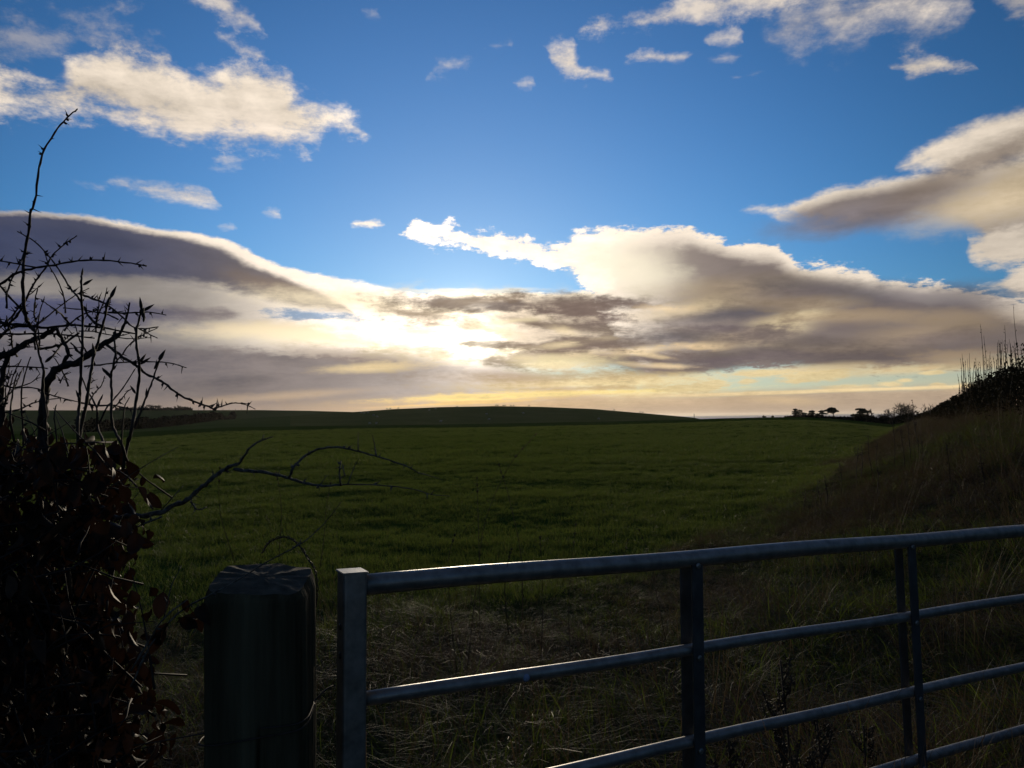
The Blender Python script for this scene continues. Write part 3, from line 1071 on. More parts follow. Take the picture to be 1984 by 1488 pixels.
# pasture, short and even
x, y = wedge(34000, 5.4, 30.0, R(37), 1.45, 1)
x2, y2 = wedge(26000, 26.0, 120.0, R(36.5), 1.0, 2)
k = line_side(VERGE_LINE, x, y) < 0.3
k2 = line_side(VERGE_LINE, x2, y2) < 0.3
x, y, x2, y2 = x[k], y[k], x2[k2], y2[k2]
P = np.concatenate([place(x, y), place(x2, y2)])
rg = np.random.default_rng(5)
patch = np.concatenate([1.0 + 0.5 * vnoise(x * 0.5, y * 0.5, 8), 1.0 + 0.5 * vnoise(x2 * 0.2, y2 * 0.2, 9)])
S = np.concatenate([rg.uniform(0.8, 1.3, len(x)), rg.uniform(0.9, 1.5, len(x2))]) * patch
I_ = np.concatenate([rg.integers(0, 5, len(x)), rg.integers(5, 10, len(x2))])
scatter('field_grass', P, S, I_, short + mid, 'short even pasture grass covering the field')

# rough grass round the gateway
x, y = wedge(12000, 1.0, 15.0, R(44), 1.6, 11)
k = (line_side(VERGE_LINE, x, y) > -0.4)
x, y = x[k], y[k]
dn = vnoise(x * 0.9, y * 0.9, 21)
S = rg.uniform(0.55, 1.1, len(x)) * (1 + 0.8 * dn)
deadish = (vnoise(x * 0.6 + 9, y * 0.6, 22) + 0.12 * rg.normal(size=len(x))) > 0.22
I_ = np.where(deadish, rg.integers(5, 10, len(x)), rg.integers(0, 5, len(x)))
S = np.where(deadish, S * 0.8, S) * (0.55 + 0.45 * smooth01((line_side(VERGE_LINE, x, y) + 0.2) / 2.5))
I_ = np.where(rg.uniform(size=len(x)) < 0.05, rg.integers(10, 14, len(x)), I_)
scatter('rough_grass', place(x, y), S, I_, lush + dead + stalky, 'long tangled rough grass behind and under the gate', 0.2)

# taller growth right along the gate, hiding its lower rails
g_ = np.random.default_rng(91)
s_ = g_.uniform(-0.2, 3.6, 620)
off = np.where(g_.uniform(size=620) < 0.55, g_.normal(0.16, 0.10, 620), g_.normal(-0.30, 0.18, 620))
x = -0.34 + 0.882 * s_ - 0.47 * off
y = 1.80 + 0.472 * s_ + 0.882 * off
k = y > 1.25
x, y = x[k], y[k]
I_ = g_.choice([0, 1, 2, 3, 4, 0, 1, 2, 3, 4, 5, 6, 7, 8, 9, 10, 11, 12, 13], len(x))
S = np.where(I_ >= 10, g_.uniform(0.55, 0.95, len(x)), g_.uniform(1.0, 1.75, len(x)))
scatter('gate_grass', place(x, y), S, I_, lush + dead + stalky, 'taller dead grass growing up through the lower gate rails', 0.2)

# dead grass on the bank, right
x, y = [], []
r_ = np.random.default_rng(31)
for _ in range(12500):
    t = r_.uniform() ** 1.7
    yy = 9.0 + t * 105
    xx = np.interp(yy, VERGE_LINE[:, 1], VERGE_LINE[:, 0]) + r_.uniform(-0.5, 5.2)
    x.append(xx); y.append(yy)
x, y = np.array(x), np.array(y)
k = (line_side(HEDGE_LINE, x, y) < 0.6) & (line_side(VERGE_LINE, x, y) > -0.35 + 0.5 * vnoise(x, y, 41))
x, y = x[k], y[k]
S = r_.uniform(0.5, 1.15, len(x)) * (1 + 1.1 * vnoise(x * 0.45, y * 0.45, 33)) * (0.85 + 0.5 * vnoise(x * 1.4, y * 1.4, 34)) * (0.42 + 0.58 * smooth01((line_side(VERGE_LINE, x, y) + 0.3) / 2.6))
I_ = np.where(r_.uniform(size=len(x)) < 0.05, r_.integers(10, 14, len(x)), np.where(r_.uniform(size=len(x)) < 0.09, r_.integers(0, 5, len(x)), r_.integers(5, 10, len(x))))
scatter('dead_grass', place(x, y), S, I_, lush + dead + stalky, 'brown dead grass along the bank below the right hedge', 0.5)
# ------------------------------------------------------------------ metal gate
m_galv = Mat('galvanised_steel', (0.13, 0.122, 0.108), 0.48, 0.5, 0.7, var=(0.27, 0.255, 0.23), scale=26, detail=8, bump=0.12, bscale=60, mid=(0.3, 0.7), bdist=0.004)
rough_n = m_galv.t.nodes.new('ShaderNodeTexNoise')
rough_n.inputs['Scale'].default_value = 14
rr_n = m_galv.t.nodes.new('ShaderNodeMapRange')
rr_n.inputs[3].default_value = 0.30
rr_n.inputs[4].default_value = 0.62
m_galv.t.links.new(m_galv.v, rough_n.inputs['Vector'])
m_galv.t.links.new(rough_n.outputs['Fac'], rr_n.inputs[0])
m_galv.t.links.new(rr_n.outputs[0], m_galv.b.inputs['Roughness'])
m_bar = Mat('dark_galvanised_bar', (0.045, 0.044, 0.042), 0.6, 0.3, 0.6, var=(0.085, 0.083, 0.08), scale=12, detail=8, bump=0.15, bscale=50, bdist=0.004)  # gate uprights, a darker tone than the rail steel
m_dark = Mat('painted_hole_shade', (0.03, 0.03, 0.032), 0.5, 0.4, 0.6)  # dark colour standing in for the shade inside the latch holes
m_white = Mat('pale_blue_label', (0.20, 0.24, 0.34), 0.6, 0.3)

GA = at(706, 1133, 1.80)
GB = at(1960, 1031, 3.03)
gd = (GB - GA).normalized()                        # along the rails
gu = Vector((0, 0, 1))
gu = (gu - gd * gu.dot(gd) * 0.3).normalized()
gn = gd.cross(Vector((0, 0, 1))).normalized()      # faces the lane
if gn.y > 0:
    gn = -gn
GLEN = 3.62
gate = empty('metal_gate', (GA.x, GA.y, gz(GA.x, GA.y)), 'galvanised tubular field gate standing open-barred across the gateway', 'gate')
G3 = Matrix((gd, gn, gd.cross(gn))).transposed()


def px_s(px, drop):
    """distance along the rail seen at photograph column px"""
    lo, hi = 0.0, 6.0
    for _ in range(40):
        m = (lo + hi) / 2
        p = CAM_ROT.transposed() @ (GA + gd * m - gu * drop - CAM)
        if 992 + F_PX * p.x / -p.z < px:
            lo = m
        else:
            hi = m
    return lo


DROPS = [0.0, 0.26, 0.52, 0.755, 0.95]
for i, dpp in enumerate(DROPS):
    g = Geo()
    rad = 0.024 if i == 0 else 0.0165
    n = 40
    g.tube([GA - gu * dpp + gd * (GLEN * k / n) + gu * (0.002 * math.sin(k * 0.5 + i)) for k in range(n + 1)], rad, 20)
    g.obj('rail', m_galv.m, gate)
for nm, s0, wdt in (('end_stile', -0.029, 0.056), ('end_stile', GLEN + 0.029, 0.056)):
    bm = bmesh.new()
    bmesh.ops.create_cube(bm, size=1.0)
    bmesh.ops.scale(bm, vec=(wdt, 0.056, 1.08), verts=bm.verts)
    bmesh.ops.bevel(bm, geom=[e for e in bm.edges if abs(e.verts[0].co.z - e.verts[1].co.z) > 0.5], offset=0.007, segments=3, affect='EDGES', profile=0.5)
    c = GA + gd * s0 - gu * (0.54 - 0.030)
    rot = Matrix((gd, gn, gu)).transposed()
    for v in bm.verts:
        v.co = c + rot @ v.co
    me = bpy.data.meshes.new(nm); bm.to_mesh(me); bm.free()
    me.polygons.foreach_set('use_smooth', [False] * len(me.polygons))
    o = link(nm, me, None, m_galv.m); o.parent = gate; o.matrix_parent_inverse = Matrix.Translation(gate.location).inverted()
    # cap plate, a hair wider than the box section
    bm = bmesh.new()
    bmesh.ops.create_cube(bm, size=1.0)
    bmesh.ops.scale(bm, vec=(wdt + 0.005, 0.061, 0.005), verts=bm.verts)
    bmesh.ops.bevel(bm, geom=bm.edges[:], offset=0.0018, segments=2, affect='EDGES')
    for v in bm.verts:
        v.co = c + gu * 0.5425 + rot @ v.co
    me = bpy.data.meshes.new('stile_cap'); bm.to_mesh(me); bm.free()
    o = link('stile_cap', me, None, m_galv.m); o.parent = gate; o.matrix_parent_inverse = Matrix.Translation(gate.location).inverted()
# uprights: a flat bar each side of the rails
for px0, px1 in ((1350, 1351), (1764, 1789), (None, None)):
    if px0:
        s0 = px_s(px0 - 10, 0.0)
        lean = (px_s(px1 - 10, 0.0) - s0) / 1.0 * 0.55
    else:
        s0, lean = 3.2, 0.0
    for side in (1, -1):
        g = Geo()
        off = 0.0225 if side > 0 else 0.0275
        top = GA + gd * s0 + gn * side * off - gu * (0.016 if side > 0 else 0.03)
        bot = top - gu * 1.0 + gd * lean
        d = (top - bot).normalized()
        M3 = Matrix((gd, gn, d)).transposed()
        g.box((top + bot) / 2, 0.038, 0.006, (top - bot).length, M3)
        g.obj('upright_bar', m_bar.m, gate, smooth=False)
        if side > 0:
            for dpp in DROPS:
                b = Geo()
                p = top - gu * (dpp + 0.002) + gd * lean * dpp + gn * 0.003
                b.tube([p, p + gn * 0.004, p + gn * 0.0055], [0.0085, 0.0085, 0.005], 8)
                b.obj('bolt', m_galv.m, gate)
# dark discs painting the shade of latch holes onto the end stile, and a small pale label on the second rail
for dz in (0.118, 0.182):
    g = Geo()
    p = GA - gd * 0.0573 - gu * (dz - 0.03) + gn * 0.006
    g.tube([p, p - gd * 0.002], [0.008, 0.0075], 12)
    g.obj('hole_shade_disc', m_dark.m, gate)
sl = px_s(1014, 0.26)
g = Geo()
p = GA + gd * sl - gu * 0.262 + gn * 0.0152
g.tube([p, p + gn * 0.0022], [0.0095, 0.0088], 14)
g.obj('pale_label', m_white.m, gate)

# ------------------------------------------------------------------ timber post
m_wood = Mat('weathered_timber', (0.017, 0.0145, 0.008), 0.95, 0.03, var=(0.075, 0.066, 0.040), scale=16, detail=12, bump=1.0, bscale=40, stretch=(1, 1, 0.06), bdist=0.006)
m_endgrain = Mat('post_end_grain', (0.03, 0.027, 0.019), 0.9, 0.1, var=(0.07, 0.062, 0.044), scale=30, detail=8, bump=0.8, bscale=60, bdist=0.004)
PB = at(502, 1128, 1.64)
ptop = CAM_H - 0.336
post = empty('timber_post', (PB.x, PB.y + 0.02, gz(PB.x, PB.y)), 'thick weathered timber gatepost with a chamfered top left of the gate', 'post', rz=0.10)
pr = Matrix.Rotation(0.10, 3, 'Z')
pc = Vector((PB.x, PB.y + 0.02, 0))
ns, V, F = 240, [], []
base = gz(PB.x, PB.y) - 0.25
zs = list(np.linspace(base, ptop - 0.03, 46)) + [ptop - 0.022, ptop - 0.012, ptop - 0.004, ptop]
cr = random.Random(4)
cracks = [(cr.uniform(0, 2 * math.pi), cr.uniform(0.03, 0.07), cr.uniform(base, ptop - 0.3), cr.uniform(ptop - 0.4, ptop - 0.045)) for _ in range(22)]
for zi, zz_ in enumerate(zs):
    for k in range(ns):
        a = 2 * math.pi * k / ns
        ca, sa = math.cos(a), math.sin(a)
        rad = 0.102 / (abs(ca) ** 6 + abs(sa) ** 6) ** (1 / 6)
        rad *= 1 + 0.03 * mnoise.noise((ca * 1.3, sa * 1.3, zz_ * 1.7))
        rad += 0.0022 * mnoise.noise((ca * 16, sa * 16, zz_ * 1.5))
        for ca0, w, z0, z1 in cracks:
            da = (a - ca0 - 0.06 * (zz_ - z0) + math.pi) % (2 * math.pi) - math.pi
            if z0 < zz_ < z1 and abs(da) < w:
                rad -= 0.010 * (1 - abs(da) / w)
        top = max(0.0, (zz_ - (ptop - 0.032)) / 0.032)
        rad *= 1 - 0.09 * top ** 1.6
        slope = 0.022 * top * (sa * 0.6 - ca * 0.35)
        V.append(pc + pr @ Vector((rad * ca, rad * sa, 0)) + Vector((0, 0, zz_ + slope + 0.004 * mnoise.noise((ca * 3, sa * 3, 5.0)) * top)))
for i in range(len(zs) - 1):
    for k in range(ns):
        F.append((i * ns + k, i * ns + (k + 1) % ns, (i + 1) * ns + (k + 1) % ns, (i + 1) * ns + k))
g = Geo(); g.add(V, F)
o = g.obj('post_shaft', m_wood.m, post)
# end grain
V2 = [V[(len(zs) - 1) * ns + k] for k in range(ns)]
cen = sum(V2, Vector()) / ns
V3, F3 = [], []
for j in range(8):
    t = 1 - j / 8
    for k in range(ns):
        V3.append(cen + (V2[k] - cen) * t + Vector((0, 0, 0.004 * (1 - t) + (0.003 * mnoise.noise(((cen + (V2[k] - cen) * t).x * 45, (cen + (V2[k] - cen) * t).y * 45, 1.0)) if 0 < j else 0))))
V3.append(cen + Vector((0, 0, 0.004)))
for j in range(7):
    for k in range(ns):
        F3.append((j * ns + k, j * ns + (k + 1) % ns, (j + 1) * ns + (k + 1) % ns, (j + 1) * ns + k))
for k in range(ns):
    F3.append((7 * ns + k, 7 * ns + (k + 1) % ns, 8 * ns))
g = Geo(); g.add(V3, F3)
g.obj('end_grain', m_endgrain.m, post)

# wires
m_wire = Mat('rusted_wire', (0.05, 0.04, 0.034), 0.6, 0.3, 0.5, var=(0.03, 0.02, 0.014), scale=40)


def wire_thing(name, lists, label, cat, rad=0.0016):
    g0 = lists[0]
    t = empty(name, (g0[0].x, g0[0].y, g0[0].z), label, cat)
    for ps in lists:
        g = Geo()
        g.tube([Vector(p) for p in spline([tuple(p) for p in ps], 5)], rad, 6)
        g.obj('wire_strand', m_wire.m, t)
    return t


def round_post(z, a0, a1, n, dz=0.0, r=0.108):
    out = []
    for k in range(n + 1):
        a = a0 + (a1 - a0) * k / n
        ca, sa = math.cos(a), math.sin(a)
        q = r / (abs(ca) ** 6 + abs(sa) ** 6) ** (1 / 6)
        out.append(pc + pr @ Vector((q * ca, q * sa, 0)) + Vector((0, 0, z + dz * k / n)))
    return out


zw = CAM_H - 0.62
loop = round_post(zw - 0.03, math.pi * 1.02, math.pi * 2.02, 14, 0.045)
stl = GA - gd * 0.058 - gu * 0.30
lists = [[pc + Vector((-0.55, 0.05, zw - 0.10)), pc + Vector((-0.28, -0.02, zw - 0.055))] + loop,
         round_post(zw + 0.012, math.pi * 1.55, math.pi * 2.04, 8, 0.008) + [Vector((0.5 * (loop[-1].x + stl.x), stl.y - 0.05, zw + 0.03)), Vector((stl.x - 0.004, stl.y - 0.02, zw + 0.028))]]
wire_thing('fence_wire', lists, 'rusty fence wire looped round the timber post and tied towards the gate', 'wire')
wl = [at(508, 1071, 1.86), at(516, 1056, 1.86), at(528, 1046, 1.87), at(553, 1040, 1.88), at(577, 1053, 1.88), at(599, 1085, 1.87), at(611, 1106, 1.86), at(615, 1140, 1.85), at(611, 1178, 1.84), at(604, 1196, 1.83), at(600, 1300, 1.82), at(602, 1480, 1.80)]
tw = []
for j in range(2):
    ps = spline([tuple(p) for p in wl], 8)
    tw.append([Vector(p) + Vector((0.0022 * math.cos(i * 0.9 + j * math.pi), 0.0, 0.0022 * math.sin(i * 0.9 + j * math.pi))) for i, p in enumerate(ps)])
t = empty('loose_wire', tuple(wl[-1]), 'loose twisted wire curling up behind the timber post', 'wire')
for ps in tw:
    g = Geo(); g.tube(ps, 0.0014, 5); g.obj('wire_strand', m_wire.m, t)
# ------------------------------------------------------------------ the hedge end at the left: thorny hawthorn, a young beech, a bare blackthorn bough
m_bark = Mat('hawthorn_bark', (0.012, 0.010, 0.009), 0.8, 0.08, var=(0.026, 0.022, 0.020), scale=60, bump=0.6, bscale=220, bdist=0.002)
m_bark2 = Mat('grey_thorn_bark', (0.026, 0.024, 0.020), 0.8, 0.1, var=(0.11, 0.105, 0.09), scale=90, detail=8, bump=0.7, bscale=180, bdist=0.002)
m_beechbark = Mat('beech_twig_bark', (0.012, 0.010, 0.009), 0.7, 0.12, var=(0.024, 0.020, 0.018), scale=40)
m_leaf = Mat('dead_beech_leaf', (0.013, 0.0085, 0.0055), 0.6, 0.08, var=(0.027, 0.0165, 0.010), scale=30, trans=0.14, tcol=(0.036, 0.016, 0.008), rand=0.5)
hr = random.Random(21)
crop1 = lambda p: (p[0] / 2.1885, 180 + p[1] / 2.1885)
crop2 = lambda p: (p[0] / 2.2044, 740 + p[1] / 2.2044)


def branch(parent, pts, d0, d1, r0, r1, mat, name='branch', thorns=0.0, buds=0, conv=crop1, jitter=0.006, thorn_len=0.013):
    """a tapering bough traced in the photograph, d0..d1 metres ahead, r0..r1 radius in photograph pixels, with thorns growing out of it"""
    kr = (0.76 if r0 < 6 else 1.0) if conv is crop1 else 0.85
    r0, r1 = r0 * kr, r1 * kr
    n = len(pts)
    P = []
    for i, p in enumerate(pts):
        t = i / max(1, n - 1)
        px, py = conv(p)
        P.append(tuple(at(px, py, d0 + (d1 - d0) * t + hr.uniform(-0.03, 0.03))))
    S = [Vector(p) for p in spline(P, 4)]
    m = len(S)
    L = [0.0]
    for a, b in zip(S[:-1], S[1:]):
        L.append(L[-1] + (b - a).length)
    rad = []
    for i in range(m):
        t = i / (m - 1)
        d = d0 + (d1 - d0) * t
        rad.append((r0 + (r1 - r0) * t) / F_PX * d * (1 + 0.16 * math.sin(i * 2.3 + r0)) )
    for i in range(1, m - 1):
        S[i] = S[i] + Vector((hr.uniform(-1, 1), hr.uniform(-1, 1), hr.uniform(-1, 1))) * min(jitter, rad[i] * 0.8) * 0.5
    g = Geo()
    g.tube(S, rad, 7)
    nt = int(thorns * L[-1])
    for k in range(nt):
        i = hr.randrange(1, m - 1)
        d = (S[i + 1] - S[i - 1]).normalized()
        side = Vector((hr.uniform(-1, 1), hr.uniform(-0.5, 0.5), hr.uniform(-1, 1)))
        side = (side - d * side.dot(d)).normalized()
        ln = thorn_len * hr.uniform(0.5, 1.5)
        p0 = S[i] - side * rad[i] * 0.4
        p1 = S[i] + side * (rad[i] + ln) + d * ln * hr.uniform(0.1, 0.8)
        g.tube([p0, p0 * 0.55 + p1 * 0.45, p1], [max(0.0016, rad[i] * 0.55), max(0.0012, rad[i] * 0.3), 0.0002], 5)
        if hr.random() < 0.45:
            # a small knob of closed buds at the foot of the thorn
            g.tube([S[i], S[i] + side * (rad[i] + 0.003), S[i] + side * (rad[i] + 0.006)], [rad[i] * 0.8, max(0.0028, rad[i] * 0.6), 0.001], 6)
    o = g.obj(name, mat, parent)
    return S, rad, o


def bud(parent, p, d, ln, mat):
    """one long pointed beech bud of overlapping scales"""
    d = Vector(d).normalized()
    g = Geo()
    prof_ = [(0, 0.35), (0.12, 0.75), (0.3, 1.0), (0.55, 0.85), (0.8, 0.45), (1.0, 0.05)]
    g.tube([p + d * ln * t for t, _ in prof_], [ln * 0.13 * w for _, w in prof_], 7)
    g.obj('bud', mat, parent)


base_h = at(60, 1440, 2.0)
hawthorn = empty('hawthorn_bush', (base_h.x, base_h.y, gz(base_h.x, base_h.y)), 'bare thorny hawthorn at the hedge end with one tall whip against the sky', 'bush', 'hedge shrubs at the left edge')
HAW = [
    ([(150, 1010), (130, 990), (112, 960), (100, 900), (97, 800), (102, 700), (115, 620), (128, 510), (147, 465), (165, 320), (188, 242), (245, 150), (290, 100), (328, 68)], 1.95, 1.8, 5.0, 1.7, 26),
    ([(440, 990), (395, 970), (355, 910), (330, 865), (300, 830), (250, 750), (205, 690), (145, 630), (75, 588)], 1.85, 1.95, 3.2, 1.4, 30),
    ([(20, 990), (60, 960), (100, 900), (125, 845), (165, 780), (200, 730), (225, 685), (270, 645), (325, 606)], 2.0, 1.8, 3.4, 1.3, 36),
    ([(-60, 850), (0, 810), (70, 765), (150, 742), (230, 730), (330, 712), (440, 710), (555, 722), (622, 735)], 1.9, 1.75, 3.6, 1.6, 26),
    ([(150, 740), (60, 722), (0, 712), (-60, 690)], 1.9, 2.0, 2.2, 1.6, 20),
    ([(120, 960), (90, 920), (40, 865), (0, 818), (-40, 780)], 2.0, 2.0, 3.2, 2.2, 24),
    ([(335, 850), (385, 870), (430, 885), (470, 910), (520, 950), (560, 990), (600, 1000), (672, 992)], 1.85, 1.8, 3.0, 1.4, 46),
    ([(590, 1000), (630, 1022), (668, 1040)], 1.8, 1.8, 2.0, 1.2, 50),
    ([(268, 912), (340, 918), (410, 930), (462, 942), (500, 960)], 1.9, 1.85, 1.4, 2.2, 20),
    ([(-60, 960), (0, 975), (100, 985), (200, 995), (300, 985), (400, 990), (460, 1000), (580, 1022)], 2.0, 1.9, 4.4, 2.0, 36),
    ([(175, 1560), (178, 1450), (185, 1340), (190, 1280), (215, 1200), (260, 1160), (330, 1140), (400, 1090), (450, 1060), (505, 1025)], 2.0, 1.9, 9.5, 5.0, 14),
    ([(505, 1025), (535, 960), (550, 890)], 1.9, 1.88, 4.0, 1.8, 60),
    ([(-60, 1150), (0, 1120), (50, 1100), (120, 1060), (180, 1030), (230, 1000)], 2.1, 2.0, 7.5, 4.0, 18),
    ([(455, 1070), (520, 1120), (570, 1150), (620, 1190), (680, 1220), (740, 1265), (800, 1300), (870, 1325), (915, 1345)], 1.9, 1.72, 3.8, 2.2, 48),
    ([(905, 1342), (950, 1325), (1000, 1315), (1040, 1322), (1082, 1341)], 1.72, 1.7, 2.0, 1.0, 60),
    ([(360, 1160), (450, 1150), (550, 1140), (650, 1140), (720, 1145), (790, 1165)], 1.95, 1.8, 2.2, 1.2, 22),
    ([(-40, 1160), (100, 1160), (200, 1168)], 2.1, 2.0, 2.4, 1.6, 26),
    ([(-60, 1220), (0, 1235), (60, 1250), (140, 1250), (230, 1285), (330, 1310)], 2.05, 1.9, 2.8, 1.2, 34),
    ([(240, 1000), (265, 1050), (290, 1100), (270, 1145)], 1.95, 1.95, 4.2, 5.0, 22),
    ([(150, 970), (145, 930), (150, 870), (160, 830)], 1.95, 1.9, 2.0, 1.4, 40),
    ([(490, 1035), (555, 1042), (640, 1038)], 1.9, 1.85, 1.6, 0.9, 24),
    ([(-60, 1010), (0, 1020), (80, 1022), (200, 1020), (310, 1030), (400, 1040)], 2.1, 1.95, 3.0, 1.8, 34),
    ([(170, 1085), (230, 1075), (275, 1060), (335, 1018)], 2.0, 1.95, 3.6, 2.6, 26),
    ([(20, 1330), (40, 1260), (60, 1190), (90, 1130)], 2.1, 2.05, 2.2, 1.2, 30),
    ([(10, 1480), (5, 1330), (10, 1200), (30, 1130), (60, 1090)], 2.1, 2.05, 6.0, 4.0, 18),
    ([(100, 1500), (95, 1380), (90, 1270), (110, 1180), (130, 1120)], 2.0, 1.95, 2.6, 1.4, 26),
    ([(-30, 900), (0, 960), (30, 1010)], 2.1, 2.1, 2.4, 2.0, 30),
    ([(30, 1010), (55, 950), (85, 905)], 2.05, 2.0, 2.6, 1.6, 40),
    ([(-20, 1060), (40, 1000), (120, 990)], 2.1, 2.05, 4.0, 3.0, 26),
    ([(60, 1250), (130, 1230), (170, 1190)], 2.0, 2.0, 1.8, 1.0, 34),
    ([(255, 1230), (270, 1200), (300, 1185)], 1.95, 1.95, 1.8, 1.0, 40),
    ([(300, 1060), (330, 1090), (350, 1120)], 1.9, 1.9, 1.8, 1.2, 30),
]
xr = random.Random(55)
for k in range(26):
    x0, y0 = xr.uniform(-30, 480), xr.uniform(880, 1380)
    an, ln = xr.uniform(-0.5, 2.4), xr.uniform(120, 300)
    p = [(x0, y0)]
    for q in range(4):
        an += xr.uniform(-0.4, 0.4)
        x0 += math.cos(an) * ln / 4
        y0 -= math.sin(an) * ln / 4
        p.append((x0, y0))
    HAW.append((p, xr.uniform(1.85, 2.15), xr.uniform(1.85, 2.15), xr.uniform(1.6, 2.8), 1.1, xr.uniform(26, 44)))
for b in HAW:
    branch(hawthorn, b[0], b[1], b[2], b[3], b[4], m_bark.m, thorns=b[5])

base_b = at(200, 1500, 1.8)
beech = empty('beech_sapling', (base_b.x, base_b.y, gz(base_b.x, base_b.y)), 'young beech holding dead brown leaves and upright budded shoots', 'bush', 'hedge shrubs at the left edge')
BEE = [
    ([(330, 1560), (330, 1400), (335, 1340), (340, 1250), (345, 1150), (350, 1050), (350, 960), (345, 870), (345, 800), (347, 772)], 1.75, 1.7, 4.2, 2.6, (0.15, 0, 1), 26),
    ([(330, 1500), (350, 1390), (370, 1290), (385, 1190), (400, 1110), (420, 1040), (440, 970), (455, 900), (470, 865)], 1.78, 1.72, 4.4, 2.4, (0.5, 0, 1), 40),
    ([(520, 1600), (540, 1488), (560, 1420), (575, 1320), (590, 1220), (590, 1140), (580, 1080), (578, 1010), (590, 960), (600, 915)], 1.72, 1.66, 4.4, 2.6, (-0.15, 0, 1), 38),
    ([(540, 1500), (560, 1440), (590, 1370), (615, 1300), (640, 1240), (660, 1180), (678, 1130)], 1.74, 1.66, 3.4, 1.8, (0.6, 0, 1), 34),
    ([(540, 1560), (510, 1480), (480, 1420), (470, 1360), (475, 1280), (470, 1210), (480, 1160), (490, 1100), (485, 1050)], 1.7, 1.68, 3.6, 2.6, (0.05, 0, 1), 18),
    ([(420, 1400), (450, 1340), (490, 1290), (530, 1240), (568, 1178)], 1.72, 1.7, 2.4, 1.4, (0.6, 0, 1), 14),
    ([(200, 1580), (195, 1450), (190, 1340), (180, 1260), (185, 1180), (175, 1140), (160, 1080), (150, 1010)], 1.85, 1.8, 5.0, 2.0, (-0.3, 0, 1), 16),
    ([(470, 1600), (440, 1488), (415, 1420), (410, 1335), (370, 1260), (345, 1200)], 1.72, 1.75, 3.4, 1.6, (-0.5, 0, 1), 18),
    ([(410, 1335), (420, 1310), (428, 1298)], 1.72, 1.72, 2.0, 1.6, (0.4, 0, 1), 20),
    ([(240, 1560), (240, 1460), (230, 1380), (236, 1330)], 1.8, 1.78, 2.4, 1.4, (0.5, 0, 1), 12),
    ([(515, 1500), (520, 1400), (530, 1330), (545, 1298)], 1.72, 1.7, 2.2, 1.2, (0.6, 0, 1), 12),
    ([(60, 1480), (45, 1380), (50, 1290), (70, 1200)], 1.9, 1.85, 3.0, 1.6, (0.4, 0, 1), 16),
    ([(470, 1210), (450, 1190), (440, 1180)], 1.7, 1.7, 1.6, 1.4, (-0.5, 0, 1), 16),
]
shoots = []
for pts, d0, d1, r0, r1, bd, bl in BEE:
    S, rad, o = branch(beech, pts, d0, d1, r0, r1, m_beechbark.m, name='shoot', jitter=0.002)
    shoots.append(S)
    bl_m = bl / 2.19 / F_PX * d1 * 1.5
    bud(beech, S[-1] - Vector(bd).normalized() * 0.003, bd, bl_m, m_beechbark.m)
    if bl > 30:
        for k in range(3):
            q = Vector((hr.uniform(-0.5, 0.9), hr.uniform(-0.3, 0.3), 1))
            bud(beech, S[-1] - Vector(bd).normalized() * hr.uniform(0.005, 0.03), Vector(bd) + q * 0.8, bl_m * hr.uniform(0.6, 0.9), m_beechbark.m)
for (x, y), (dx, dz), ln in (((352, 815), (45, 27), 50), ((607, 925), (50, 30), 56), ((192, 1142), (40, 34), 54), ((672, 1130), (30, 42), 52), ((575, 1275), (-24, 36), 44), ((620, 1290), (2, 40), 40),
                             ((590, 1145), (24, 32), 50), ((596, 1150), (40, 26), 52), ((400, 1112), (-10, 60), 54), ((470, 1205), (-36, 40), 56), ((338, 1300), (-18, 44), 46), ((330, 1100), (-24, 40), 44),
                             ((415, 1330), (12, 40), 40), ((480, 1175), (20, 30), 30)):
    p = at(*crop1((x, y)), 1.7)
    bud(beech, p, (dx, 0, dz), ln / 2.19 / F_PX * 1.7, m_beechbark.m)

# leaves: a curled, toothed oval with a midrib
def leaf_mesh(name, ln, wd, curl, fold, seed):
    r = random.Random(seed)
    nx, ny = 4, 6
    V, F = [], []
    for j in range(ny + 1):
        t = j / ny
        w = wd * (math.sin(math.pi * min(1, t * 0.98 + 0.02)) ** 0.75) * (1 - 0.25 * t)
        for i in range(nx + 1):
            s = i / nx * 2 - 1
            x = s * w / 2 * (1 + r.uniform(-0.06, 0.06))
            bend = curl * t * t
            y = ln * (t - 0.25 * bend * t)
            z = -ln * 0.55 * bend + fold * abs(s) * w * (1.2 - t) + 0.06 * ln * math.sin(5 * t + 2 * s + seed) * abs(s)
            V.append((x, y, z))
    for j in range(ny):
        for i in range(nx):
            a = j * (nx + 1) + i
            F.append((a, a + 1, a + nx + 2, a + nx + 1))
    V += [(-0.0008, -ln * 0.22, 0.0), (0.0008, -ln * 0.22, 0.0)]
    F.append((len(V) - 2, len(V) - 1, nx // 2 + 1, nx // 2))
    me = mesh_np(name, V, F, True)
    me.materials.append(m_leaf.m)
    return me


LEAVES = [leaf_mesh('leaf', 0.050 * s, 0.031 * s, c, f, i) for i, (s, c, f) in enumerate(((1.0, 0.5, 0.3), (0.85, 1.1, 0.5), (1.15, 0.2, 0.25), (0.95, 1.5, 0.6), (0.75, 0.8, 0.9), (1.05, -0.6, 0.5), (0.9, 0.9, -0.4)))]
inv_b = (Matrix.Translation(beech.location)).inverted()


def leaf_matrix(p, r):
    yaw, pitch, roll = r.uniform(0, 2 * math.pi), r.gauss(-1.0, 0.6), r.uniform(-1.2, 1.2)
    return Matrix.Translation(p) @ (Matrix.Rotation(yaw, 4, 'Z') @ Matrix.Rotation(pitch, 4, 'X') @ Matrix.Rotation(roll, 4, 'Y')) @ Matrix.Scale(r.uniform(0.75, 1.2), 4)


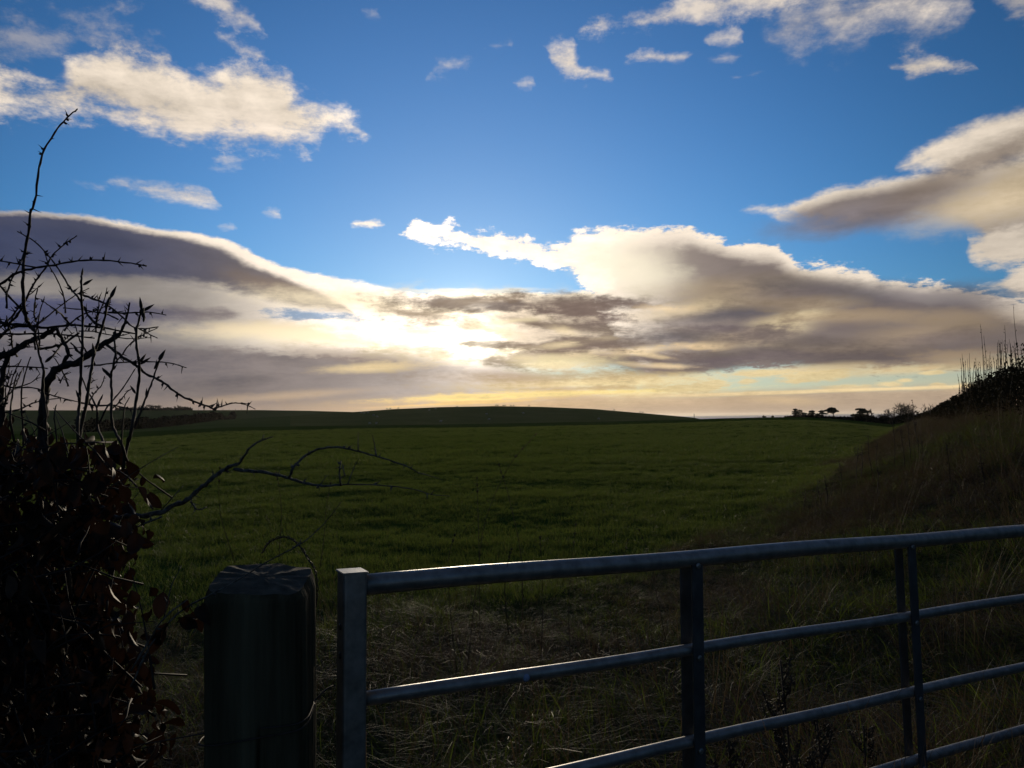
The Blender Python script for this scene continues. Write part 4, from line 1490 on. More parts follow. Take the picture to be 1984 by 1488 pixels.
def hedge_spot(r, front):
    """a point in the leafy body of the hedge end (photograph column and row, then depth)"""
    while True:
        px, py = r.uniform(-140, 400), r.uniform(800, 1500)
        edge = float(np.interp(py, [800, 850, 900, 1000, 1100, 1200, 1300, 1400, 1500], [60, 215, 255, 275, 240, 250, 290, 310, 290]))
        pr_ = 1.0 if px < edge * 0.75 else max(0.0, 1 - (px - edge * 0.75) / (edge * 0.42)) ** 1.6
        if py < 860:
            pr_ *= (py - 790) / 70 * 0.3
        if r.random() < pr_:
            d = r.uniform(1.5, 1.75) if front else r.uniform(1.65, 2.6)
            return at(px, py, d)


lr = random.Random(8)
picked = [(660, 395), (640, 475), (500, 250), (330, 250), (590, 450), (310, 420), (430, 355), (545, 510), (620, 640), (700, 900), (800, 930), (850, 960), (760, 1010), (820, 985), (510, 270), (250, 255), (200, 330),
          (640, 880), (690, 1060), (610, 1200), (560, 890), (150, 300), (455, 330), (260, 300), (575, 640), (640, 980), (720, 1030), (840, 1010)]
spots = [at(*crop2(p), lr.uniform(1.45, 1.62)) for p in picked]
while len(spots) < 298:
    spots.append(hedge_spot(lr, True))
for p in spots:
    o = bpy.data.objects.new('leaf', lr.choice(LEAVES))
    COL.objects.link(o)
    o.parent = beech
    o.matrix_parent_inverse = inv_b
    o.matrix_basis = leaf_matrix(p, lr)
# the leaves deeper in the hedge and the twigs that carry them
V, F = [], []
for k in range(2700):
    me = LEAVES[k % len(LEAVES)]
    mx = leaf_matrix(hedge_spot(lr, False), lr)
    o = len(V)
    V += [mx @ v.co for v in me.vertices]
    F += [tuple(i + o for i in p.vertices) for p in me.polygons]
g = Geo(); g.V, g.F = V, F
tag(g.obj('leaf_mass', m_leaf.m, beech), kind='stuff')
g = Geo()
for k in range(300):
    p = hedge_spot(lr, lr.random() < 0.4)
    d = Vector((lr.uniform(-1, 1), lr.uniform(-1, 1), lr.uniform(-0.2, 1.2))).normalized()
    ln = lr.uniform(0.08, 0.28)
    pts = [p - d * ln / 2]
    for q in range(3):
        d = (d + Vector((lr.uniform(-1, 1), lr.uniform(-1, 1), lr.uniform(-1, 1))) * 0.3).normalized()
        pts.append(pts[-1] + d * ln / 3)
    g.tube(pts, [0.0026, 0.002, 0.0015, 0.0008], 5)
tag(g.obj('twig_mass', m_beechbark.m, beech), kind='stuff')

# bare grey bough reaching out to the right, low over the field
b0 = at(165, 1002, 1.95)
black = empty('blackthorn_bush', (b0.x - 0.2, b0.y + 0.1, gz(b0.x - 0.2, b0.y + 0.1)), 'bare blackthorn whose crooked grey bough reaches right across the field', 'bush', 'hedge shrubs at the left edge')
BLK = [
    ([(200, 700), (280, 620), (370, 580), (480, 580), (600, 572), (680, 560), (740, 530), (800, 505), (850, 460), (900, 415), (950, 380), (1012, 352)], 2.0, 1.8, 7.0, 4.2, 16),
    ([(1008, 356), (1030, 340), (1060, 290), (1100, 258), (1130, 245), (1166, 234)], 1.8, 1.76, 3.2, 1.2, 26),
    ([(1120, 246), (1128, 225)], 1.77, 1.77, 1.6, 0.8, 0),
    ([(1000, 372), (1060, 380), (1140, 388), (1220, 405), (1280, 425), (1360, 442), (1460, 440)], 1.8, 1.72, 4.4, 2.4, 20),
    ([(1455, 440), (1500, 437), (1600, 440), (1700, 448), (1780, 462), (1840, 480), (1920, 488)], 1.72, 1.66, 1.8, 0.8, 16),
    ([(1235, 408), (1255, 365), (1300, 320), (1340, 295), (1400, 280), (1470, 282), (1530, 297), (1600, 315), (1680, 340), (1740, 362), (1790, 390)], 1.76, 1.66, 3.2, 1.3, 22),
    ([(1785, 388), (1850, 405), (1890, 420)], 1.66, 1.64, 1.1, 0.5, 14),
    ([(1530, 296), (1529, 255), (1530, 214)], 1.7, 1.69, 1.6, 0.6, 0),
    ([(1607, 316), (1600, 270), (1590, 224)], 1.69, 1.68, 1.9, 0.6, 0),
    ([(1455, 440), (1450, 390), (1456, 338)], 1.72, 1.71, 2.2, 1.4, 60),
    ([(1474, 402), (1462, 350)], 1.71, 1.71, 1.6, 1.0, 0),
    ([(1485, 436), (1510, 370), (1532, 328)], 1.72, 1.71, 1.3, 0.6, 0),
    ([(1368, 442), (1395, 398)], 1.74, 1.74, 1.5, 0.6, 0),
    ([(815, 512), (845, 545), (882, 535)], 1.86, 1.84, 2.2, 1.2, 60),
    ([(500, 662), (600, 612), (690, 575)], 1.8, 1.85, 1.8, 2.2, 10),
    ([(340, 540), (380, 500), (520, 420), (640, 345), (762, 277)], 1.75, 1.68, 2.0, 0.7, 6),
    ([(690, 545), (740, 490), (782, 444)], 1.88, 1.85, 1.6, 0.7, 6),
    ([(560, 1300), (640, 1130), (760, 990), (880, 918), (1010, 850), (1150, 762), (1280, 695), (1380, 610), (1456, 514)], 1.55, 1.42, 2.6, 0.8, 10),
    ([(700, 1010), (730, 880), (775, 785)], 1.5, 1.48, 1.6, 0.7, 8),
    ([(560, 1234), (640, 1100), (700, 1010), (800, 930)], 1.5, 1.46, 2.4, 1.4, 10),
]
for b in BLK:
    branch(black, b[0], b[1], b[2], b[3], b[4], m_bark2.m, thorns=b[5], conv=crop2, thorn_len=0.011)
# ------------------------------------------------------------------ hedges, trees, sheep
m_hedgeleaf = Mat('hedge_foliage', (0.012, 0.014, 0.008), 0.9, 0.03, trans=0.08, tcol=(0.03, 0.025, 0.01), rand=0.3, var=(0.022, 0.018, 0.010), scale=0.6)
m_twig = Mat('hedge_twig', (0.022, 0.017, 0.013), 0.8, 0.15)
m_needle = Mat('conifer_foliage', (0.012, 0.020, 0.010), 0.7, 0.15)
m_trunk = Mat('tree_bark', (0.030, 0.024, 0.019), 0.85, 0.1)
m_stalk = Mat('dead_stalk', (0.030, 0.022, 0.016), 0.8, 0.15, var=(0.055, 0.040, 0.026), scale=20)


def flakes(points, size, seed, vertical=0.0):
    """small leaf-sized quads on points: arrays of vertices and faces"""
    r = np.random.default_rng(seed)
    n = len(points)
    P = np.asarray(points, float)
    d1 = r.normal(size=(n, 3)); d1[:, 2] += vertical * 2
    d1 /= np.linalg.norm(d1, axis=1)[:, None]
    d2 = np.cross(d1, r.normal(size=(n, 3))); d2 /= np.linalg.norm(d2, axis=1)[:, None]
    s = size * r.uniform(0.5, 1.4, n)[:, None]
    V = np.stack([P - d1 * s, P + d2 * s * 0.45, P + d1 * s, P - d2 * s * 0.45], 1).reshape(-1, 3)
    F = np.arange(4 * n).reshape(n, 4)
    return V, F


def top_h(px, py, r, sink):
    a = math.radians(azel(px, 800)[0])
    e = math.radians(azel(px, py)[1])
    return CAM_H + r * math.tan(e) - gz(r * math.sin(a), r * math.cos(a)) + sink


def add_parent(o, parent):
    o.parent = parent
    o.matrix_parent_inverse = (Matrix.Translation(parent.location) @ parent.rotation_euler.to_matrix().to_4x4()).inverted()
    return o


def hedge_along(name, line, height, width, n, leaf, label, seed, parts=True, twig_n=0, top_noise=0.25, group=None, thick=1.0, cat='hedge'):
    """a hedge on a plan polyline: foliage of small leaves filling an uneven body, upright twigs breaking its top"""
    r = np.random.default_rng(seed)
    L = np.asarray(line, float)
    seg = np.hypot(*np.diff(L, axis=0).T)
    cum = np.concatenate([[0], np.cumsum(seg)])

    def point(s):
        return np.stack([np.interp(s, cum, L[:, 0]), np.interp(s, cum, L[:, 1])], -1)
    # weight towards the near end so that leaf density holds in the picture
    dist = np.hypot(L[:, 0], L[:, 1])
    u = r.uniform(0, 1, n)
    dens = lambda q: 1.0
    ss = np.linspace(0, cum[-1], 400)
    w = 1.0 / np.maximum(3.0, np.hypot(*point(ss).T)) ** thick
    cw = np.concatenate([[0], np.cumsum((w[1:] + w[:-1]) / 2)]); cw /= cw[-1]
    s = np.interp(u, cw, ss)
    c = point(s)
    hv = np.asarray(height, float) if hasattr(height, '__len__') else np.full(len(L), float(height))
    height = float(hv.mean())
    hgt = np.interp(s, cum, hv) * (1 + top_noise * (vnoise(s * 0.55, s * 0 + seed, 3) + 0.6 * vnoise(s * 1.9, s * 0 + seed, 4)))
    t = r.uniform(0, 1, n) ** 0.75
    half = width / 2 * (1 - 0.55 * t ** 2)
    a = r.uniform(0, 2 * math.pi, n)
    q = np.sqrt(r.uniform(0.15, 1, n))
    x = c[:, 0] + half * q * np.cos(a) + 0.1 * r.normal(size=n)
    y = c[:, 1] + half * q * np.sin(a) + 0.1 * r.normal(size=n)
    z = ground_z(x, y) + hgt * t
    d = np.hypot(x, y)
    V, F = flakes(np.stack([x, y, z], -1), 1.0, seed)
    sz = (leaf * np.maximum(1.0, d / 14.0)) [:, None, None]
    Vr = V.reshape(-1, 4, 3)
    ctr = Vr.mean(1, keepdims=True)
    V = (ctr + (Vr - ctr) * sz).reshape(-1, 3)
    p0 = point(np.array([0.0]))[0]
    root = empty(name, (p0[0], p0[1], gz(*p0)), label, cat, group)
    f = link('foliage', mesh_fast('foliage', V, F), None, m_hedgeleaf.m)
    tag(add_parent(f, root), kind='stuff')
    if twig_n:
        g = Geo()
        rr_ = random.Random(seed)
        for _ in range(twig_n):
            sv = float(np.interp(rr_.random(), cw, ss))
            cx, cy = point(np.array([sv]))[0]
            hh = float(height * (1 + top_noise * (vnoise(np.array([sv * 0.55]), np.array([float(seed)]), 3)[0])))
            x0, y0 = cx + rr_.uniform(-0.5, 0.5) * width * 0.6, cy + rr_.uniform(-0.5, 0.5) * width * 0.6
            d_ = math.hypot(x0, y0)
            z0 = gz(x0, y0) + hh * rr_.uniform(0.3, 0.9)
            ln = rr_.uniform(0.25, 0.75) * height * 0.42
            tip = Vector((x0 + rr_.uniform(-0.3, 0.3) * ln, y0 + rr_.uniform(-0.2, 0.2) * ln, z0 + ln))
            rd = 0.004 * max(1.0, d_ / 16)
            g.tube([Vector((x0, y0, z0)), Vector((x0, y0, z0)) * 0.5 + tip * 0.5 + Vector((rr_.uniform(-0.05, 0.05), 0, 0)), tip], [rd * 1.3, rd, rd * 0.5], 4)
        tag(g.obj('twigs', m_twig.m, root), kind='stuff')
    return root, point, cum[-1]


# tall hedge on the bank, right
near_hedge, hp, hl = hedge_along('bank_hedge', [(6.9, -1.0), (7.0, 4.0), (7.9, 8.0), (9.2, 12.5), (14.0, 21.5), (21.6, 36.0), (35.0, 62.0), (61.5, 112.0), (99.5, 190.0)],
                                 [1.2, 1.2, 1.25, 1.3, 1.35, 1.3, 1.3, 1.4, 1.6], 2.6, 90000, 0.026, 'tall dark hedge on the bank along the right edge of the field', 71, twig_n=420, top_noise=0.30, thick=1.1)
# dead upright stalks standing out of its top against the sky
sr = random.Random(14)
for k in range(70):
    sv = sr.uniform(20.0, 34.0) if k < 44 else sr.uniform(12, 52)
    cx, cy = hp(np.array([sv]))[0]
    cx += sr.uniform(-0.9, 0.3); cy += sr.uniform(-0.4, 0.4)
    z0 = gz(cx, cy) + 0.7
    ln = sr.uniform(1.1, 1.9) * (1.2 if sr.random() < 0.3 else 0.85)
    d_ = math.hypot(cx, cy)
    rd = 0.0042 * max(1.0, d_ / 16)
    p0 = Vector((cx, cy, z0))
    tip = p0 + Vector((sr.uniform(-0.12, 0.12), sr.uniform(-0.1, 0.1), ln))
    g = Geo()
    S = [p0 + (tip - p0) * t + Vector((0.02 * math.sin(6 * t + k), 0, 0)) for t in (0, 0.3, 0.6, 0.85, 1.0)]
    g.tube(S, [rd * 1.6, rd * 1.4, rd * 1.1, rd * 0.8, rd * 0.5], 5)
    for q in range(sr.randint(3, 7)):
        t = sr.uniform(0.35, 0.97)
        b = p0 + (tip - p0) * t
        e = b + Vector((sr.uniform(-1, 1), sr.uniform(-0.5, 0.5), sr.uniform(0.6, 1.6))) * 0.05 * (1.4 - t)
        g.tube([b, e], [rd * 0.9, rd * 1.4], 4)
    add_parent(g.obj('stalk', m_stalk.m), near_hedge)

# far hedge beyond the field, right
def far_pts(*pp, r):
    out = []
    for px in pp:
        a = math.radians(azel(px, 805)[0])
        out.append((r * math.sin(a), r * math.cos(a)))
    return out


hedge_along('field_hedge', far_pts(1525, 1580, 1640, 1700, 1760, 1830, 1900, r=205), [0.8, 1.0, 1.4, 1.9, 2.1, 2.3, 2.3], 2.6, 22000, 0.035, 'low dark hedge running beneath the far trees beyond the field', 72, twig_n=120, top_noise=0.5, thick=0.2)
hedge_along('far_hedge', far_pts(1345, 1400, 1460, 1520, 1560, r=262), 1.5, 1.6, 2600, 0.03, 'thin line of hedge tops just above the field crest before the sea', 76, top_noise=0.8, thick=0.2)
# hedges on the far slope, left
pl = [on_ground(px, py, 150) for px, py in ((150, 838), (200, 836), (260, 832), (330, 826), (400, 817), (452, 808))]
hedge_along('slope_hedge', [(p.x, p.y) for p in pl], 3.0, 3.0, 12000, 0.035, 'dark hedge climbing the far slope at the left', 73, top_noise=0.5, thick=0.2)
pl = [on_ground(px, 796.5, 300) for px in (380, 420, 470, 520)]
hedge_along('skyline_hedge', far_pts(225, 260, 300, 370, r=672), 1.1, 2.0, 1500, 0.03, 'low scrubby hedge on the far left skyline', 74, top_noise=1.0, thick=0.2)


# ---- trees
def bare_tree(name, px, r, h, spread, label, group, seed, levels=5, trunk=0.035, lift=0.25, fork=1, sink=0.0):
    a = math.radians(azel(px, 800)[0])
    x, y = r * math.sin(a), r * math.cos(a)
    z = gz(x, y) - sink
    rr_ = random.Random(seed)
    root = empty(name, (x, y, z), label, 'tree', group)
    gt, gc = Geo(), Geo()
    base = Vector((x, y, z))

    def grow(p, d, ln, rad, lev):
        d = d.normalized()
        mid_ = p + d * ln * 0.5 + Vector((rr_.uniform(-1, 1), rr_.uniform(-1, 1), 0)) * ln * 0.07
        e = p + d * ln
        (gt if lev == 0 else gc).tube([p, mid_, e], [rad, rad * 0.86, rad * 0.72], 6 if lev < 2 else 4)
        if lev >= levels:
            return
        n = 3 if lev < 3 else rr_.choice((2, 3, 3))
        for k in range(n):
            side = Vector((rr_.uniform(-1, 1), rr_.uniform(-1, 1), rr_.uniform(-0.15, 0.5))).normalized()
            nd_ = (d * (1.0 - spread * 0.55) + side * spread).normalized()
            nd_.z = max(nd_.z, -0.1)
            grow(p + d * ln * (1.0 if k == 0 else rr_.uniform(0.6, 1.0)), nd_, ln * rr_.uniform(0.66, 0.84), rad * 0.68, lev + 1)
    for f in range(fork):
        grow(base + Vector(((f - (fork - 1) / 2) * h * 0.24, 0, 0)), Vector(((f - (fork - 1) / 2) * 0.25, 0, 1)), h * lift, h * trunk, 0)
    top = max(v.z for v in gc.V) - z
    k_ = h / top
    for q in (gt, gc):
        q.V = [base + (v - base) * k_ for v in q.V]
    add_parent(gt.obj('trunk', m_trunk.m), root)
    add_parent(gc.obj('crown', m_trunk.m), root)
    return root


def conifer(name, px, r, h, w, label, group, seed, n=2200, leaf=0.26, ragged=0.35, sink=0.0):
    w *= 1.45
    a = math.radians(azel(px, 800)[0])
    x, y = r * math.sin(a), r * math.cos(a)
    z = gz(x, y) - sink
    rr_ = random.Random(seed)
    root = empty(name, (x, y, z), label, 'tree', group)
    gt = Geo()
    gt.tube([Vector((x, y, z)), Vector((x, y, z + h * 0.98))], [h * 0.022, h * 0.004], 6)
    add_parent(gt.obj('trunk', m_trunk.m), root)
    P = []
    tiers = max(6, int(h * 1.6))
    for k in range(tiers):
        t = 0.10 + 0.88 * k / tiers
        for q in range(rr_.randint(5, 8)):
            an = rr_.uniform(0, 2 * math.pi)
            ln = w / 2 * (1.05 - t) ** 0.8 * rr_.uniform(1 - ragged, 1 + ragged)
            m = max(4, int(n / tiers / 6.5))
            for j in range(m):
                u = rr_.random() ** 0.7
                P.append((x + math.cos(an) * ln * u + rr_.gauss(0, 0.06 * w / 2), y + math.sin(an) * ln * u + rr_.gauss(0, 0.06 * w / 2), z + h * t - 0.12 * ln * u + rr_.gauss(0, 0.08)))
    V, F = flakes(P, leaf, seed)
    add_parent(link('crown', mesh_fast('crown', V, F), None, m_needle.m), root)
    return root


def flat_pine(name, px, r, h, w, label, group, seed, lean=0.0, sink=0.0, pads=9, low=0.62):
    a = math.radians(azel(px, 800)[0])
    x, y = r * math.sin(a), r * math.cos(a)
    z = gz(x, y) - sink
    rr_ = random.Random(seed)
    root = empty(name, (x, y, z), label, 'tree', group)
    b = Vector((x, y, z))
    gt = Geo()
    top = b + Vector((lean * h, 0, h * low))
    gt.tube([b, b * 0.5 + top * 0.5 + Vector((-lean * h * 0.2, 0, 0)), top], [h * 0.032, h * 0.026, h * 0.02], 7)
    P = []
    for k in range(pads):
        an = rr_.uniform(0, 2 * math.pi)
        rad = w / 2 * rr_.uniform(0.25, 0.85)
        c = top + Vector((math.cos(an) * rad, math.sin(an) * rad * 0.8, h * (1 - low) * rr_.uniform(0.25, 0.92) * (1 - 0.35 * rad / (w / 2))))
        gt.tube([top - Vector((0, 0, h * 0.05 * rr_.random())), top * 0.4 + c * 0.6 - Vector((0, 0, 0.1 * h * 0.3)), c], [h * 0.014, h * 0.010, h * 0.005], 5)
        pw = w * rr_.uniform(0.16, 0.30)
        for j in range(260):
            an2, q = rr_.uniform(0, 2 * math.pi), math.sqrt(rr_.random())
            P.append(tuple(c + Vector((math.cos(an2) * q * pw, math.sin(an2) * q * pw, (0.5 + 0.5 * (1 - q * q)) * h * 0.085 * rr_.random()))))
    add_parent(gt.obj('trunk', m_trunk.m), root)
    V, F = flakes(P, 0.24, seed)
    add_parent(link('crown', mesh_fast('crown', V, F), None, m_needle.m), root)
    return root


ORD = ['first', 'second', 'third', 'fourth', 'fifth', 'sixth', 'seventh', 'eighth', 'ninth', 'tenth', 'eleventh', 'twelfth', 'thirteenth', 'fourteenth', 'fifteenth', 'sixteenth', 'seventeenth']
GT = 'trees on the skyline beyond the field'
D = 240
conifer('spruce_tree', 1541, D, top_h(1541, 789, D, 0.8), 2.8, 'leftmost and tallest dark conifer of the clump beyond the field', GT, 1, sink=0.8)
conifer('spruce_tree', 1549, D + 6, top_h(1549, 791, D + 6, 0.8), 3.0, 'ragged dark conifer second from left in the clump', GT, 2, sink=0.8)
conifer('spruce_tree', 1559, D + 3, top_h(1559, 797, D + 3, 0.8), 2.6, 'shorter conifer filling the gap left of the rounded dark bush', GT, 3, ragged=0.6, sink=0.8)
conifer('cypress_tree', 1573, D, top_h(1573, 792.5, D, 0.9), 3.4, 'blunt rounded dark evergreen in the middle of the clump', GT, 4, n=3200, ragged=0.2, sink=0.9)
conifer('spruce_tree', 1593, D + 5, top_h(1593, 792, D + 5, 0.8), 3.2, 'pointed little spruce just left of the flat-topped pine', GT, 5, ragged=0.5, sink=0.8)
conifer('spruce_tree', 1584, D + 9, top_h(1584, 799, D + 9, 0.8), 2.4, 'lowest dark conifer between evergreen and pointed spruce', GT, 6, ragged=0.5, sink=0.8)
flat_pine('pine_tree', 1613, D, top_h(1613, 790, D, 0.9), 4.0, 'flat-topped umbrella pine standing clear against the sky', GT, 7, lean=0.04, sink=0.9, low=0.72)
flat_pine('pine_tree', 1668, D + 10, top_h(1668, 789.5, D + 10, 0.9), 4.8, 'layered spreading pine beside the pale dead tree', GT, 8, lean=-0.05, sink=0.9, pads=14, low=0.45)
bare_tree('bare_tree', 1684, D + 18, top_h(1684, 791.5, D + 18, 0.8), 0.75, 'thin bare tree half hidden by the layered pine', GT, 9, levels=4, sink=0.8)
bare_tree('bare_tree', 1747, 330, top_h(1747, 779.5, 330, 2.6), 0.62, 'wide round bare tree with two trunks, biggest on the skyline', GT, 10, levels=6, fork=2, trunk=0.024, lift=0.24, sink=2.6)
bare_tree('bare_tree', 1815, 250, top_h(1815, 781, 250, 2.2), 0.8, 'bare spreading tree closest to the tall right hedge', GT, 12, levels=5, fork=2, trunk=0.022, sink=2.2)
bare_tree('bare_tree', 1772, 240, top_h(1772, 795, 240, 0.8), 0.8, 'small bare sapling right of the two-trunked tree', GT, 13, levels=4, sink=0.8)
conifer('spruce_tree', 1497, 262, top_h(1497, 803.5, 262, 0.3), 1.6, 'tiny lone conifer by the post on the field crest', GT, 14, n=700, sink=0.3)
conifer('spruce_tree', 1480, 262, top_h(1480, 803.5, 262, 0.3), 2.4, 'tiny low bush alone on the field crest', GT, 15, n=700, ragged=0.6, sink=0.3)
GL = 'small trees on the far left skyline'
LT = {262: 'third bare tree from the left on the far left skyline', 273: 'fourth bare tree from the left on the far left skyline', 283: 'fifth bare tree from the left on the far left skyline',
      292: 'tallest bare tree in the far left skyline row', 300: 'bare tree just right of the tallest in the far left row', 309: 'last bare tree at the right of the far left row',
      344: 'left and tallest tree of the separate skyline clump', 352: 'middle tree of the separate skyline clump', 361: 'right and smallest tree of the separate skyline clump',
      247: 'low bare tree second from the left on the far left skyline', 236: 'lowest leftmost bare tree on the far left skyline'}
for k, (px, h) in enumerate(((262, 3.4), (273, 3.8), (283, 3.6), (292, 4.4), (300, 3.8), (309, 4.2), (344, 4.2), (352, 3.6), (361, 3.2), (247, 2.8), (236, 2.6))):
    bare_tree('bare_tree', px, 668, h * 1.25, 0.8, LT[px],
              GL, 40 + k, levels=5, trunk=0.045, lift=0.22, sink=0.6)


# ---- sheep: one continuous woolly mesh with legs, neck and head
def sheep_mesh(name, graze):
    me = bpy.data.meshes.new(name)
    hd = (0.66, 0, 0.28) if graze else (0.70, 0, 0.86)
    nk = (0.52, 0, 0.58) if graze else (0.52, 0, 0.74)
    vs = [(-0.40, 0, 0.62), (0.0, 0, 0.64), (0.36, 0, 0.64), nk, hd, (hd[0] + (0.06 if graze else 0.16), 0, hd[2] - (0.12 if graze else 0.06)), (-0.54, 0, 0.56)]
    es = [(0, 1), (1, 2), (2, 3), (3, 4), (4, 5), (0, 6)]
    rad = [0.23, 0.27, 0.22, 0.12, 0.095, 0.05, 0.06]
    for (x, yv, bv) in ((-0.36, 0.13, 0), (-0.36, -0.13, 0), (0.32, 0.12, 2), (0.32, -0.12, 2)):
        i = len(vs)
        vs += [(x, yv, 0.40), (x + 0.02, yv, 0.22), (x, yv, 0.0)]
        es += [(bv, i), (i, i + 1), (i + 1, i + 2)]
        rad += [0.075, 0.045, 0.04]
    me.from_pydata(vs, es, [])
    ob = bpy.data.objects.new('sheep_body', me)
    COL.objects.link(ob)
    md = ob.modifiers.new('skin', 'SKIN')
    for i, q in enumerate(rad):
        me.skin_vertices[0].data[i].radius = (q, q)
    me.skin_vertices[0].data[1].use_root = True
    s2 = ob.modifiers.new('smooth', 'SUBSURF'); s2.levels = 1
    dg = bpy.context.evaluated_depsgraph_get()
    out = bpy.data.meshes.new_from_object(ob.evaluated_get(dg))
    out.name = name
    bpy.data.objects.remove(ob)
    return out


m_wool = Mat('sheep_wool', (0.26, 0.24, 0.20), 0.95, 0.0, var=(0.36, 0.33, 0.28), scale=12)
SH = [sheep_mesh('sheep', True), sheep_mesh('sheep', False)]
for s in SH:
    s.materials.clear(); s.materials.append(m_wool.m)
    s.polygons.foreach_set('use_smooth', [True] * len(s.polygons))
CREST = [(750, 792.5), (756, 792), (772, 791), (961, 786), (965, 786), (975, 786), (979, 786), (990, 786.5), (995, 786.5), (1025, 787), (1190, 795), (1240, 799.5), (1245, 800)]
SLOPE = [(700, 801), (706, 802), (713, 801), (724, 806), (731, 809), (716, 822), (729, 822), (832, 796), (844, 793), (886, 789.5), (943, 804), (948, 814), (1014, 802), (1160, 813), (854, 818)]
sh = random.Random(3)


def crest_point(px):
    a = math.radians(azel(px, 790)[0])
    rs = np.linspace(340, 480, 200)
    X_, Y_ = rs * math.sin(a), rs * math.cos(a)
    k = int(np.argmax((ground_z(X_, Y_) - CAM_H) / rs))
    return X_[k], Y_[k]


for k, (px, py) in enumerate(CREST + SLOPE):
    if k < len(CREST):
        x, y = crest_point(px)
    else:
        p = on_ground(px, py, 236)
        x, y = p.x, p.y
    o = bpy.data.objects.new('sheep', SH[k % 2])
    COL.objects.link(o)
    o.location = (x, y, gz(x, y) - 0.02)
    o.rotation_euler = (0, 0, sh.choice((0, math.pi)) + sh.uniform(-0.7, 0.7))
    o.scale = (0.85, 0.85, 0.85)
    tag(o, 'dark sheep on the hill crest, %s from the left along the crest' % ORD[sorted(q[0] for q in CREST).index(px)] if k < len(CREST)
        else 'pale sheep on the face of the hill, %s from the left below the crest' % ORD[sorted(SLOPE).index((px, py))], 'sheep', 'sheep on the hill crest' if k < len(CREST) else 'sheep on the face of the hill')

# thin marker post on the crest of the field
p = crest_point(1345)
a = math.radians(azel(1345, 808)[0])
x, y = 178 * math.sin(a), 178 * math.cos(a)
g = Geo(); g.tube([Vector((x, y, gz(x, y) - 0.2)), Vector((x, y, gz(x, y) + 1.25))], [0.07, 0.055], 8)
tag(g.obj('marker_post', m_trunk.m), 'single thin post on the field crest left of the far trees', 'post')
# fence posts along the far left skyline
for k in range(9):
    a = math.radians(azel(372 + k * 12, 800)[0])
    x, y = 676 * math.sin(a), 676 * math.cos(a)
    g = Geo(); g.tube([Vector((x, y, gz(x, y) - 0.2)), Vector((x, y, gz(x, y) + 1.3))], [0.11, 0.10], 6)
    tag(g.obj('fence_post', m_trunk.m), 'tiny fence post on the far left skyline, %s from the left' % ORD[k], 'post', 'fence posts on the far left skyline')
# ------------------------------------------------------------------ weeds near the gate and on the bank
wr = random.Random(77)


def dead_stem(x, y, h, label, group, seed, branches=5, rd=0.004, lean=0.06):
    r = random.Random(seed)
    z = gz(x, y) - 0.03
    root = empty('dead_stem', (x, y, z), label, 'weed', group)
    p0 = Vector((x, y, z))
    tip = p0 + Vector((r.uniform(-lean, lean) * h, r.uniform(-lean, lean) * h, h))
    S = [p0 + (tip - p0) * t + Vector((0.02 * math.sin(5 * t + seed), 0, 0)) for t in (0, 0.25, 0.5, 0.75, 1)]
    g = Geo(); g.tube(S, [rd * 1.5, rd * 1.3, rd, rd * 0.8, rd * 0.5], 6)
    g.obj('stem', m_stalk.m, root)
    for k in range(branches):
        t = r.uniform(0.4, 0.98)
        b = p0 + (tip - p0) * t
        d = Vector((r.uniform(-1, 1), r.uniform(-1, 1), r.uniform(0.8, 1.8))).normalized()
        ln = h * 0.16 * (1.3 - t)
        e = b + d * ln
        g = Geo(); g.tube([b, b * 0.5 + e * 0.5 + Vector((0, 0, -0.01)), e], [rd * 0.7, rd * 0.55, rd * 0.4], 5)
        for q in range(7):
            dd = (d * 0.6 + Vector((r.uniform(-1, 1), r.uniform(-1, 1), r.uniform(-0.2, 0.8)))).normalized()
            g.tube([e, e + dd * ln * 0.28, e + dd * ln * 0.36], [rd * 0.3, rd * 0.3, rd * 0.9], 4)
        g.obj('seed_head', m_stalk.m, root)
    return root


GW = 'dead upright weed stems on the bank'
WS = ((1735, 905, 1.5), (1752, 912, 1.35), (1762, 900, 1.6), (1690, 925, 1.25), (1662, 945, 1.3), (1672, 938, 1.1), (1632, 965, 1.1), (1602, 985, 1.0), (1590, 990, 0.95), (1700, 930, 1.1), (1705, 985, 1.2),
                                 (1560, 1000, 0.85), (1790, 930, 1.3), (1840, 950, 1.4), (1905, 960, 1.3), (1780, 880, 1.5))
for k, (px, py, h) in enumerate(WS):
    p = on_ground(px, py, 5)
    d = math.hypot(p.x, p.y)
    dead_stem(p.x, p.y, 62 * h / F_PX * d, 'bare dead weed stem on the brown bank, %s of them from the left' % ORD[sorted(WS).index((px, py, h))], GW, 200 + k, rd=0.005 * max(1, d / 15))


